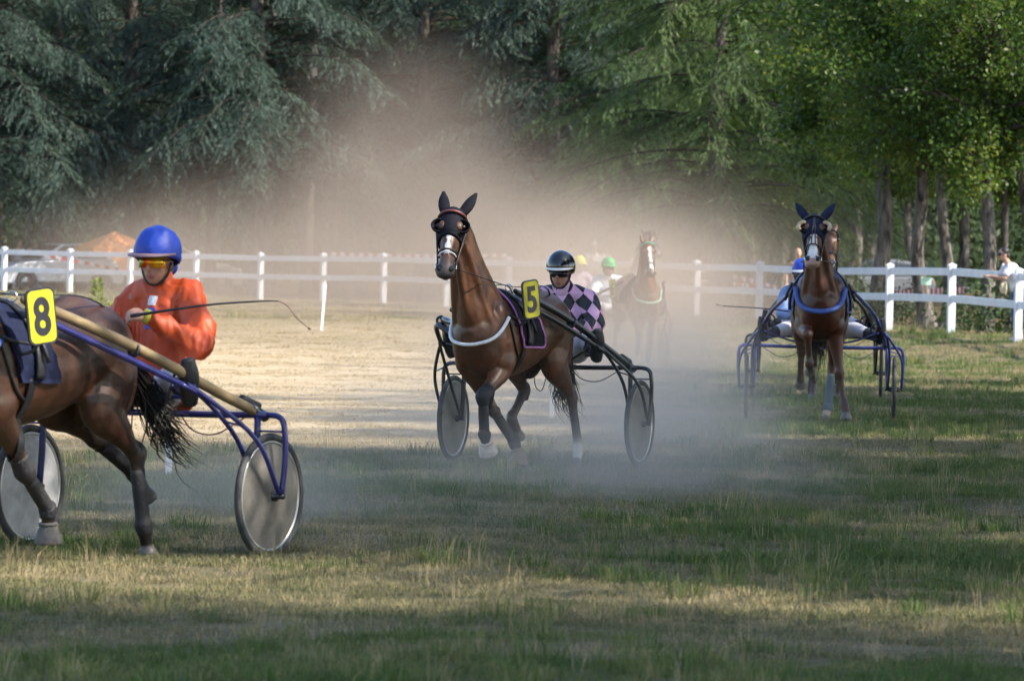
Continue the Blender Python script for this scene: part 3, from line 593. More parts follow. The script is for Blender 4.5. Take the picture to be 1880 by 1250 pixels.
def creased(name, col, rough=0.6):
    m = mat(name, col, rough, var=0.12, scale=7, bump=0.10, bscale=60)
    n = m.node_tree.nodes; l = m.node_tree.links; b = n['Principled BSDF']; tc = n.new('ShaderNodeTexCoord'); mp = n.new('ShaderNodeMapping'); mp.inputs['Scale'].default_value = (1.0, 1.6, 0.7); mp.inputs['Rotation'].default_value = (0.5, 0.3, 0.2); l.new(tc.outputs['Object'], mp.inputs[0])
    nz = n.new('ShaderNodeTexNoise'); nz.noise_type = 'RIDGED_MULTIFRACTAL'; nz.inputs['Scale'].default_value = 6.5; nz.inputs['Detail'].default_value = 2; nz.inputs['Distortion'].default_value = 0.8; l.new(mp.outputs[0], nz.inputs['Vector'])
    bp = n.new('ShaderNodeBump'); bp.inputs['Strength'].default_value = 0.55; bp.inputs['Distance'].default_value = 0.03; l.new(nz.outputs[0], bp.inputs['Height'])
    old = b.inputs['Normal'].links[0].from_node; l.new(old.outputs[0], bp.inputs['Normal']); l.new(bp.outputs[0], b.inputs['Normal']); return m
def heading_rz(th): return math.atan2(-math.cos(R(th)), -math.sin(R(th)))
def local_frame(th):
    h = Vector((-math.sin(R(th)), -math.cos(R(th)), 0)); return h, Vector((-h.y, h.x, 0))

# ------------------------------------------------------------------ horse
def leg_front(side, a1, a2, a3, splay=0.0, elbow=(0.47, 0.14, 0.93)):
    e = np.array([elbow[0], side * elbow[1], elbow[2]]); out = [e]
    for L, a, k in ((0.43, a1, 0.45), (0.315, a2, 0.35), (0.115, a3, 0.2), (0.085, a3, 0.0)):
        out.append(out[-1] + np.array([math.sin(R(a)) * L, splay * k, -math.cos(R(a)) * L]))
    return out
def leg_hind(side, g1, a2, a3, splay=0.0, sx=0.0, sz=0.0):
    st = np.array([-0.38 + sx, side * 0.165, 0.97 + sz]); out = [st]
    for L, a, k in ((0.47, g1, 0.4), (0.41, a2, 0.4), (0.125, a3, 0.2), (0.085, a3, 0.0)):
        out.append(out[-1] + np.array([math.sin(R(a)) * L, splay * k, -math.cos(R(a)) * L]))
    return out
def torus_pts(c, u, v, a, b, n=20, a0=0, a1=360):
    return [np.array(c) + np.array(u) * a * math.cos(R(t)) + np.array(v) * b * math.sin(R(t)) for t in np.linspace(a0, a1, n)]

HEADSEC = [(-0.05, 0.0, 0.06, 0.05), (0.02, 0.0, 0.105, 0.082), (0.12, -0.022, 0.138, 0.098), (0.21, -0.038, 0.135, 0.090), (0.31, -0.022, 0.105, 0.072),
           (0.41, -0.010, 0.083, 0.060), (0.49, -0.002, 0.080, 0.066), (0.55, -0.006, 0.080, 0.076), (0.592, -0.012, 0.064, 0.066), (0.612, -0.018, 0.038, 0.040)]
def make_horse(loc, th, pose, coat, label, voxel=0.014, opts={}):
    dark = opts.get('dark', (0.012, 0.010, 0.010)); c = np.array(coat); belly = c * 1.25
    muz = np.array(opts.get('muzzle', (0.070, 0.054, 0.050))); legc = np.array(opts.get('legs', c * 0.45))
    LF = leg_front(1, *pose['LF']); RF = leg_front(-1, *pose['RF']); LH = leg_hind(1, *pose['LH']); RH = leg_hind(-1, *pose['RH'])
    drop = min(l[-1][2] for l in (LF, RF, LH, RH)) - 0.004
    kz = opts.get('scale', 1.0); ZS = 0.93 * kz
    root = empty('horse', (loc[0], loc[1], gz(loc[0], loc[1]) - drop * ZS), heading_rz(th)); root.scale = (kz, kz, ZS)
    tag(root, label, 'horse', opts.get('group'))
    B = Blob()
    # trunk: x, centre z, half height, half width
    S = [(-0.86, 1.22, 0.10, 0.08), (-0.80, 1.24, 0.20, 0.17), (-0.66, 1.26, 0.28, 0.245), (-0.48, 1.275, 0.30, 0.275), (-0.28, 1.245, 0.285, 0.265),
         (-0.05, 1.185, 0.305, 0.275), (0.18, 1.17, 0.335, 0.275), (0.38, 1.185, 0.37, 0.245), (0.55, 1.19, 0.36, 0.225), (0.70, 1.17, 0.28, 0.20), (0.80, 1.16, 0.17, 0.14), (0.85, 1.15, 0.08, 0.07)]
    B.tube([(s[0], 0, s[1]) for s in S], [s[3] for s in S], [s[2] for s in S], [c * 0.85, c * 0.9, c, c, c, belly * 0.95, belly * 0.95, c, c, c * 0.9, c * 0.85, c * 0.8], n=28)
    for sd_ in (1, -1):   # haunch, shoulder blade, breast muscle, stifle fold
        B.ell((-0.55, sd_ * 0.13, 1.22), (0.25, 0.15, 0.30), Matrix.Rotation(R(12), 3, 'Y'))
        B.ell((-0.70, sd_ * 0.11, 1.08), (0.15, 0.11, 0.27), Matrix.Rotation(R(-10), 3, 'Y'))
        B.ell((0.50, sd_ * 0.145, 1.18), (0.14, 0.10, 0.32), Matrix.Rotation(R(24), 3, 'Y'))
        B.ell((0.67, sd_ * 0.09, 1.09), (0.13, 0.10, 0.19), Matrix.Rotation(R(10), 3, 'Y'))
        B.ell((0.50, sd_ * 0.155, 0.99), (0.13, 0.085, 0.14))
    # withers and croup ridge
    B.tube([(0.62, 0, 1.47), (0.42, 0, 1.515), (0.2, 0, 1.46), (-0.1, 0, 1.43), (-0.42, 0, 1.53), (-0.7, 0, 1.46)], [0.05, 0.055, 0.06, 0.08, 0.08, 0.06], col=c * 0.9, n=10)
    # neck
    poll = np.array(pose['poll'], float); nb = np.array((0.56, 0, 1.27))
    d0 = poll - nb; perp = np.array((-d0[2], 0, d0[0])); perp /= np.linalg.norm(perp)
    npts = [nb + np.array((-0.12, 0, -0.08)), nb + d0 * 0.12, nb + d0 * 0.38 + perp * 0.02, nb + d0 * 0.65 + perp * 0.045, nb + d0 * 0.88 + perp * 0.03, poll + perp * 0.0]
    B.tube(npts, [0.16, 0.155, 0.115, 0.088, 0.078, 0.07], [0.30, 0.275, 0.205, 0.155, 0.128, 0.10], [c, c, c * 1.05, c * 1.05, c * 0.95, c * 0.9], n=20)
    # head, with the strap muscles and windpipe of the neck below it
    hd = Vector(pose['head']).normalized(); sv = Vector((0, 0, 1)).cross(Vector((hd.x, hd.y, 0)).normalized() if abs(hd.x) + abs(hd.y) > 0.05 else Vector((1, 0, 0)))
    roll = pose.get('tilt', 0); sv = Matrix.Rotation(R(roll), 3, hd) @ sv; nv = hd.cross(sv)
    if nv.x * hd.x < 0 and hd.z < 0: pass
    hd, sv, nv = np.array(hd), np.array(sv), np.array(nv)
    def H(t, n_, s_): return poll + hd * t + nv * n_ + sv * s_
    for s_ in (1, -1):
        B.tube([H(0.10, -0.10, 0.045 * s_), nb + d0 * 0.62 - perp * 0.06 + sv * 0.062 * s_, nb + d0 * 0.30 - perp * 0.11 + sv * 0.088 * s_, np.array((0.68, 0.125 * s_, 1.22))], [0.035, 0.042, 0.055, 0.075], [0.03, 0.036, 0.05, 0.07], n=10, quiet=True)
        B.tube([H(0.02, -0.06, 0.05 * s_), nb + d0 * 0.66 + perp * 0.06 + sv * 0.060 * s_, nb + d0 * 0.30 + perp * 0.10 + sv * 0.088 * s_, np.array((0.48, 0.12 * s_, 1.40))], [0.03, 0.04, 0.05, 0.06], n=10, quiet=True)
    B.tube([H(0.12, -0.13, 0), nb + d0 * 0.60 - perp * 0.135, nb + d0 * 0.28 - perp * 0.20, np.array((0.76, 0, 1.20))], [0.030, 0.030, 0.036, 0.05], n=10, quiet=True)
    blz = np.array((0.68, 0.66, 0.65))
    hc = [c * 0.9, c * 0.9, c, c, c * 0.95, c * 0.9, c * 0.55 + muz * 0.45, muz, muz, muz]
    B.tube([H(t, n_, 0) for t, n_, _, _ in HEADSEC], [q[3] for q in HEADSEC], [q[2] for q in HEADSEC], hc, side=sv, n=20)
    B.ell(H(0.565, -0.062, 0), (0.036, 0.036, 0.032), col=muz)
    for s_ in (1, -1):
        B.ell(H(0.15, 0.055, 0.082 * s_), 0.033); B.ell(H(0.545, 0.032, 0.043 * s_), (0.032, 0.030, 0.036), col=muz); B.ell(H(0.19, -0.085, 0.055 * s_), (0.075, 0.045, 0.085))
    if not opts.get('hood'):
        for s_ in (1, -1): B.tube([H(-0.01, 0.01, 0.06 * s_), H(-0.09, 0.015, 0.075 * s_), H(-0.16, 0.02, 0.085 * s_), H(-0.215, 0.02, 0.085 * s_)], [0.026, 0.036, 0.026, 0.004], [0.022, 0.022, 0.014, 0.004], c * 0.7, side=sv, n=10)
    # legs
    socks = opts.get('socks', {})
    for nm, Lg in (('LF', LF), ('RF', RF)):
        e, k, f, p, h = Lg; lo = np.array(socks[nm]) if nm in socks else legc * 0.7
        top = np.array((0.52, e[1] * 1.02, 1.16))
        fa = e * 0.55 + k * 0.45; ca = k * 0.75 + f * 0.25; cb = k * 0.25 + f * 0.75
        B.tube([top, e + np.array((0.02, 0, 0.02)), fa, k * 0.88 + e * 0.12, k, ca, cb, f, p, p * 0.6 + h * 0.4, h],
               [0.10, 0.088, 0.062, 0.044, 0.054, 0.033, 0.029, 0.044, 0.034, 0.052, 0.064], [0.13, 0.110, 0.074, 0.048, 0.060, 0.040, 0.035, 0.053, 0.037, 0.056, 0.070],
               [c, c, c * 0.9, legc, legc, legc * 0.8, legc * 0.7, lo, lo, np.array((0.09, 0.08, 0.07)), np.array((0.12, 0.105, 0.09))], n=14)
    for nm, Lg in (('LH', LH), ('RH', RH)):
        s_, k, f, p, h = Lg; lo = np.array(socks[nm]) if nm in socks else legc * 0.7
        hip = np.array((-0.56, s_[1] * 0.85, 1.22)); g = s_ * 0.5 + k * 0.5; ca = k * 0.78 + f * 0.22; cb = k * 0.25 + f * 0.75
        B.tube([hip, s_ * 0.6 + hip * 0.4 + np.array((-0.03, 0, 0)), s_ + np.array((-0.03, 0, -0.02)), g + np.array((-0.01, 0, 0)), k * 0.85 + s_ * 0.15, k, ca, cb, f, p, p * 0.6 + h * 0.4, h],
               [0.14, 0.125, 0.105, 0.072, 0.046, 0.048, 0.037, 0.034, 0.043, 0.036, 0.052, 0.062], [0.24, 0.215, 0.165, 0.098, 0.056, 0.066, 0.048, 0.040, 0.050, 0.040, 0.056, 0.068],
               [c, c, c, c * 0.9, legc, legc, legc * 0.8, legc * 0.7, lo, lo, np.array((0.09, 0.08, 0.07)), np.array((0.12, 0.105, 0.09))], n=14)
        ax = k - s_; ax /= np.linalg.norm(ax)          # point of hock and the tendon that runs to it
        pt = k + np.array((-0.062, 0, 0.035)); B.tube([g + np.array((-0.06, 0, -0.03)), pt, k + np.array((-0.03, 0, -0.08))], [0.022, 0.026, 0.024], col=legc, n=8)
    body = B.build('body', M_COAT, root, voxel, 3, disp=[(0.004, 9.0), (0.0016, 26.0)])
    # markings and nostrils read straight from the head's own axes
    me = body.data; n = len(me.vertices); co = np.zeros(n * 3, np.float32); me.vertices.foreach_get('co', co); co = co.reshape(-1, 3)
    cl = np.zeros(n * 4, np.float32); me.attributes['Col'].data.foreach_get('color', cl); cl = cl.reshape(-1, 4)
    q = co - poll; t = q @ hd; a = q @ sv; b = q @ nv; near = (t > -0.1) & (t < 0.64) & (np.abs(a) < 0.14) & (np.abs(b) < 0.2)
    if opts.get('blaze'):
        t0, t1, w0, w1 = opts['blaze']; wid = np.interp(t, [t0, t1], [w0, w1]) + 0.004 * np.sin(t * 60)
        mk = near & (t > t0) & (t < t1) & (np.abs(a) < wid) & (b > 0.0); cl[mk, :3] = blz
    mk = near & (t > 0.515) & (t < 0.585) & (b > 0.0)
    for s_ in (1, -1):
        r2 = ((t - 0.552) / 0.024) ** 2 + ((a - 0.046 * s_) / 0.021) ** 2; cl[mk & (r2 < 1), :3] = (0.004, 0.003, 0.003)
    me.attributes['Col'].data.foreach_set('color', cl.ravel())
    bv = bvh_of(body)
    NM = Matrix((Vector(hd), Vector(sv), Vector(nv))).transposed()
    for s_ in (1, -1): MB().ell(H(0.560, 0.050, 0.047 * s_), (0.028, 0.019, 0.020), NM @ Matrix.Rotation(R(-25 * s_), 3, 'Z')).build('nostril', mat('nostril_dark', (0.006, 0.004, 0.004), 0.7), root)
    # eyes
    for s_ in (1, -1): MB().ell(H(0.152, 0.068, 0.096 * s_), 0.021).build('eye', mat('horse_eye', (0.008, 0.005, 0.004), 0.3), root)
    # tail and mane
    tb = np.array((-0.83, 0, 1.40)); T = MB(); te = pose.get('tail', (-0.50, 0.0, -0.80)); rs = random.Random(5)
    T.tube([tb + np.array((0.06, 0, 0.02)), tb + np.array((-0.06, 0, -0.02)), tb + np.array((-0.11, 0, -0.14)), tb + np.array((-0.13, 0, -0.30))], [0.04, 0.045, 0.042, 0.03], n=8, sub=3)
    for i in range(opts.get('hairs', 220)):
        s0 = rs.random(); b0 = tb + np.array((-0.03 - 0.10 * s0, rs.uniform(-0.035, 0.035), -0.02 - 0.26 * s0)); Lx = rs.uniform(0.55, 1.05)
        e0 = tb + np.array((te[0] * Lx + rs.gauss(0, 0.05), te[1] + rs.gauss(0, 0.055), te[2] * Lx + rs.gauss(0, 0.07)))
        m1 = b0 * 0.6 + e0 * 0.4 + np.array((-0.06 - 0.03 * rs.random(), rs.gauss(0, 0.02), 0.03 * rs.random() - 0.10)); m2 = b0 * 0.25 + e0 * 0.75 + np.array((rs.gauss(0, 0.02), rs.gauss(0, 0.03), -0.06 + rs.gauss(0, 0.03)))
        T.tube([b0, m1, m2, e0], [0.0045, 0.004, 0.0028, 0.0008], n=3, sub=3)
    T.build('tail', M_HAIR, root)
    Mn = MB()
    for i in range(opts.get('mane', 90)):
        f_ = rs.uniform(0.12, 0.98); base = nb + d0 * f_ + perp * (np.interp(f_, [0.1, 0.4, 0.7, 1], [0.25, 0.21, 0.185, 0.10]))
        e0 = base + np.array((rs.gauss(-0.02, 0.02), -0.07 - 0.03 * rs.random(), -0.08 - 0.05 * rs.random()))
        Mn.tube([base + np.array((0, 0.008, -0.02)), base + np.array((0, -0.03, 0.012)), e0], [0.007, 0.008, 0.002], n=3, sub=2)
    Mn.build('mane', M_HAIR, root)
    horse_tack(root, bv, H, hd, sv, nv, poll, (LF, RF, LH, RH), opts)
    return root, H

def horse_tack(root, bv, H, hd, sv, nv, poll, legs, o):
    NM = Matrix((Vector(hd), Vector(sv), Vector(nv))).transposed()
    pad_m = o.get('pad', M_NAVY); rnd = random.Random(3)
    # saddle cloth: a sheet laid round the back
    X0, X1 = o.get('padx', (0.10, 0.46)); phis = np.linspace(-100, 100, 34); xs = np.linspace(X0, X1, 10); V = []
    for off in (0.022, 0.008):
        for x in xs:
            for ph in phis:
                dr = Vector((0, math.sin(R(ph)), math.cos(R(ph)))); src = Vector((x + 0.10 * (abs(ph) / 100) ** 2 * -1, 0, 1.15)) + dr * 1.0
                loc, nor, i, d = bv.ray_cast(src, -dr)
                if loc is None: loc = src - dr * 0.7
                V.append(loc + dr * (off + 0.004 * math.sin(ph * 0.3 + x * 30)))
    n1, n2 = len(xs), len(phis); F = []; K = n1 * n2
    for i in range(n1 - 1):
        for j in range(n2 - 1):
            a = i * n2 + j; q = (a, a + 1, a + n2 + 1, a + n2); F.append(q); F.append(tuple(K + t for t in q[::-1]))
    rim = [i * n2 for i in range(n1)] + [(n1 - 1) * n2 + j for j in range(1, n2)] + [i * n2 + n2 - 1 for i in range(n1 - 2, -1, -1)] + [j for j in range(n2 - 2, 0, -1)]
    for a, b in zip(rim, rim[1:] + rim[:1]): F.append((b, a, K + a, K + b))
    MB().add(V, F).build('saddle_cloth', pad_m, root)
    if o.get('piping'):
        MB().loop([V[i] for i in rim[::2]], 0.009, 6, 2).build('cloth_piping', o['piping'], root)
    # harness saddle, girth, terrets
    def ring(x, off, w, hgt, m, nm, ph0=0, ph1=360):
        pts = []
        for ph in np.linspace(ph0, ph1, 40):
            dr = Vector((0, math.sin(R(ph)), math.cos(R(ph)))); loc, nor, i, d = bv.ray_cast(Vector((x, 0, 1.15)) + dr, -dr)
            if loc is not None: pts.append(tuple(loc + dr * off))
        MB().add(*sweep(np.array(pts), w, hgt, (1, 0, 0), 8)).build(nm, m, root)
    ring(0.30, 0.034, 0.040, 0.014, M_LEATHER, 'harness_saddle', -95, 95)
    ring(0.33, 0.012, 0.034, 0.008, M_LEATHER, 'girth', 95, 265)
    for s_ in (1, -1):
        MB().torus((0.30, 0.10 * s_, 1.59), (1, 0.2, 0), 0.028, 0.005, 16, 6).build('terret_ring', M_CHROME, root)
        MB().tube([(0.30, 0.265 * s_, 1.40), (0.30, 0.31 * s_, 1.30), (0.28, 0.33 * s_, 1.22)], 0.014, 6, 2).build('shaft_strap', M_LEATHER, root)
    # breast collar
    bc = o.get('collar', M_LEATHER); cr = o.get('collar_r', 0.019)
    pts = [(0.62, 0.30, 1.36), (0.74, 0.28, 1.22), (0.86, 0.16, 1.13), (0.93, 0.0, 1.10), (0.86, -0.16, 1.13), (0.74, -0.28, 1.22), (0.62, -0.30, 1.36)]
    MB().tube(drape(pts, bv, 0.014, 8), cr, 8).build('breast_collar', bc, root)
    for s_ in (1, -1):
        MB().tube(drape([(0.60, 0.30 * s_, 1.38), (0.46, 0.32 * s_, 1.36), (0.32, 0.33 * s_, 1.34)], bv, 0.014), 0.012, 6).build('collar_strap', M_LEATHER, root)
        MB().tube(drape([(0.62, 0.3 * s_, 1.36), (0.5, 0.3 * s_, 1.1), (0.36, 0.28 * s_, 0.98)], bv, 0.010), 0.009, 6).build('side_strap', M_LEATHER, root)
    # back strap to the tail
    MB().tube(drape([(0.25, 0, 1.6), (0, 0, 1.55), (-0.4, 0, 1.65), (-0.8, 0, 1.5)], bv, 0.008), 0.011, 6).build('back_strap', M_LEATHER, root)
    # bridle
    def band(t, extra, r, m, nm, a0=0, a1=360):
        import bisect
        ts = [q[0] for q in HEADSEC]; hh = np.interp(t, ts, [q[2] for q in HEADSEC]); ww = np.interp(t, ts, [q[3] for q in HEADSEC]); nn = np.interp(t, ts, [q[1] for q in HEADSEC])
        MB().tube(torus_pts(H(t, nn, 0), sv, nv, ww + extra, hh + extra, 28, a0, a1), r, 6).build(nm, m, root)
    band(0.385, 0.010, 0.008, o.get('noseband', M_LEATHER), 'noseband')
    if o.get('noseband2'): band(0.41, 0.009, 0.006, o['noseband2'], 'nose_cord', 10, 170)
    band(0.035, 0.022, 0.013, o.get('browband', M_LEATHER), 'browband', -5, 185)
    for s_ in (1, -1):
        MB().tube([H(0.0, 0.02, 0.098 * s_), H(0.12, -0.01, 0.112 * s_), H(0.28, -0.02, 0.094 * s_), H(0.42, -0.02, 0.075 * s_), H(0.50, -0.02, 0.070 * s_)], 0.008, 6, 3).build('cheek_strap', M_LEATHER, root)
        MB().torus(H(0.505, -0.025, 0.078 * s_), tuple(sv), 0.030, 0.0055, 18, 6).build('bit_ring', M_CHROME, root)
        MB().tube([H(0.47, -0.05, 0.07 * s_), H(0.44, -0.10, 0.05 * s_), H(0.30, -0.16, 0.04 * s_)], 0.007, 6, 3).build('chin_strap', M_LEATHER, root)
        # nostril rims as raised dark rings
    if o.get('hood'):
        Hd = Blob(); g = 0.012; hs = [q for q in HEADSEC if q[0] < 0.25] + [(0.265, -0.030, 0.122, 0.083)]
        Hd.tube([H(t, n_, 0) for t, n_, _, _ in hs], [q[3] + g for q in hs], [q[2] + g for q in hs], side=sv, n=20)
        ear = o.get('ear', 1.0)
        for s_ in (1, -1):
            out = o.get('ear_out', {1: 0.16, -1: 0.05})[s_]
            Hd.tube([H(0.0, 0.012, 0.055 * s_), H(-0.08, 0.02, (0.072 + out * 0.35) * s_), H(-0.15, 0.03, (0.08 + out * 0.65) * s_), H(-0.225 * ear, 0.035, (0.085 + out) * s_)], [0.036, 0.047, 0.040, 0.012], [0.028, 0.028, 0.020, 0.008], side=sv, n=12)
        Hd.build('ear_hood', o['hood'], root, 0.009, 3)
        for s_ in (1, -1): 
            MB().ell(H(0.150, 0.080, 0.066 * s_), (0.042, 0.036, 0.024), NM @ Matrix.Rotation(R(-38 * s_), 3, 'X')).build('eye_surround', mat('eye_skin', (0.075, 0.032, 0.016), 0.5, bump=0.1), root)
            MB().ell(H(0.152, 0.082, 0.086 * s_), (0.016, 0.011, 0.011)).build('eye', MATS['horse_eye'], root)
    if o.get('cups'):
        for s_ in (1, -1):
            V = []; F = []; nn_, mm_ = 16, 6     # half bowl standing beside the eye, open to the front
            for i in range(mm_ + 1):
                t_ = R(90) * i / mm_
                for j in range(nn_ + 1):
                    a_ = R(-100) + R(200) * j / nn_
                    dx = math.sin(t_) * math.cos(a_); dt = math.sin(t_) * math.sin(a_); dn = -math.cos(t_)
                    V.append(H(0.15 + 0.062 * dt, 0.085 + 0.075 * dn, (0.088 + 0.060 * dx) * s_))
            for i in range(mm_):
                for j in range(nn_): q = (i * (nn_ + 1) + j, (i + 1) * (nn_ + 1) + j, (i + 1) * (nn_ + 1) + j + 1, i * (nn_ + 1) + j + 1); F.append(q)
            cup = MB().add(V, F).build('blinker_cup', M_BLACKCLOTH, root); so = cup.modifiers.new('s', 'SOLIDIFY'); so.thickness = 0.008; so.offset = 0
            if o['cups'] != 'plain':
                e = [V[mm_ * (nn_ + 1) + j] for j in range(0, nn_ - 3)] if s_ > 0 else [V[mm_ * (nn_ + 1) + j] for j in range(0, nn_ - 3)]
                MB().tube(e, [0.010] + [0.020] * (len(e) - 2) + [0.010], 8).build('fleece_edge', o['cups'], cup)
    if o.get('overcheck'):
        MB().tube([H(0.40, 0.095, 0.02), H(0.25, 0.12, 0.012), H(0.1, 0.135, 0.004), H(-0.06, 0.06, 0)], 0.006, 6, 4).build('overcheck_strap', M_LEATHER, root)
        MB().tube([H(0.40, 0.095, -0.02), H(0.25, 0.12, -0.012), H(0.1, 0.135, -0.004), H(-0.06, 0.06, 0)], 0.006, 6, 4).build('overcheck_strap', M_LEATHER, root)
    MB().tube([H(-0.04, -0.06, 0.0), tuple(np.array((0.45, 0.02, 1.63))), (0.30, 0.0, 1.58)], 0.006, 6, 5).build('check_rein', M_LEATHER, root)
    # leg boots, bandages, bell boots
    for i, kind, m in o.get('boots', []):
        Lg = legs[i]; k, f, p, h = Lg[1], Lg[2], Lg[3], Lg[4]; hind = i > 1
        if kind == 'cannon': MB().tube([k * 0.80 + f * 0.20, k * 0.5 + f * 0.5, k * 0.12 + f * 0.88, f, f * 0.5 + p * 0.5], [0.037, 0.040, 0.040, 0.050, 0.041], 14, 4, rh=[0.044 if not hind else 0.050, 0.046, 0.046, 0.056, 0.044]).build('leg_boot', m, root)
        if kind == 'knee': MB().tube([Lg[0] * 0.26 + k * 0.74, Lg[0] * 0.12 + k * 0.88, k, k * 0.8 + f * 0.2], [0.052, 0.056, 0.059, 0.043], 14, 4, rh=[0.057, 0.061, 0.066, 0.048]).build('knee_boot', m, root)
        if kind == 'bell':
            MB().tube([f * 0.25 + p * 0.75, p * 0.8 + h * 0.2, p * 0.3 + h * 0.7, p * -0.02 + h * 1.02], [0.044, 0.060, 0.073, 0.074], 16, 3, rh=[0.048, 0.064, 0.079, 0.080]).build('bell_boot', m, root)
            MB().tube([f * 0.32 + p * 0.68, f * 0.18 + p * 0.82], [0.050, 0.054], 16, rh=[0.054, 0.058]).build('bell_cuff', m, root)
    # number plate
    if o.get('number'):
        s_ = o.get('number_side', 1); px, py, pz = o.get('number_at', (0.20, 0.44, 1.31)); tilt = o.get('number_tilt', 8)
        yaw = o.get('number_yaw', 17)
        nrm = Vector((math.sin(R(yaw)), s_ * math.cos(R(yaw)), 0.0)); wv = Vector((0, 0, 1)).cross(nrm); uv = Vector((0, 0, 1))
        Mx = Matrix((wv, uv, nrm)).transposed() @ Matrix.Rotation(R(tilt), 3, 'Z')
        def rrect(w_, h_, r_, z0, z1, m, nm, par):
            out = []
            for cx, cy_, a0 in ((w_ - r_, h_ - r_, 0), (-w_ + r_, h_ - r_, 90), (-w_ + r_, -h_ + r_, 180), (w_ - r_, -h_ + r_, 270)):
                for a_ in range(0, 91, 15): out.append((cx + r_ * math.cos(R(a0 + a_)), cy_ + r_ * math.sin(R(a0 + a_))))
            n_ = len(out); V = [Vector((px, s_ * py, pz)) + Mx @ Vector((x, y, z)) for z in (z0, z1) for x, y in out]
            F = [tuple(range(n_ - 1, -1, -1)), tuple(range(n_, 2 * n_))] + [(i, (i + 1) % n_, n_ + (i + 1) % n_, n_ + i) for i in range(n_)]
            return MB().add(V, F).build(nm, m, par, False)
        pl = rrect(0.098, 0.160, 0.042, -0.008, 0.004, M_PLATEBLACK, 'number_plate', root)
        rrect(0.087, 0.149, 0.036, 0.004, 0.0065, M_YELLOW, 'yellow_face', pl)
        cu = bpy.data.curves.new('digit', 'FONT'); cu.body = o['number']; cu.align_x = 'CENTER'; cu.align_y = 'CENTER'; cu.size = 0.30; cu.offset = 0.0085; cu.extrude = 0.0012; cu.resolution_u = 8
        to = bpy.data.objects.new('tmp', cu); C.objects.link(to); dg = bpy.context.evaluated_depsgraph_get(); dg.update()
        me = bpy.data.meshes.new_from_object(to.evaluated_get(dg)); bpy.data.objects.remove(to)
        xs_ = [v.co.x for v in me.vertices]; ys_ = [v.co.y for v in me.vertices]; cx = (min(xs_) + max(xs_)) / 2; cy_ = (min(ys_) + max(ys_)) / 2
        kx = 0.112 / (max(xs_) - min(xs_)); ky = 0.222 / (max(ys_) - min(ys_))
        for v in me.vertices: v.co = Vector((px, s_ * py, pz)) + Mx @ Vector(((v.co.x - cx) * kx, (v.co.y - cy_) * ky, 0.0085 + v.co.z))
        link_mesh('digit', me, M_PLATEBLACK, pl, False)
        MB().tube([(px, s_ * (py - 0.01), pz - 0.14), (px, s_ * (py - 0.05), pz - 0.2), (px + 0.02, s_ * (py - 0.12), pz - 0.22)], 0.011, 6, 2).build('plate_strap', M_LEATHER, root)

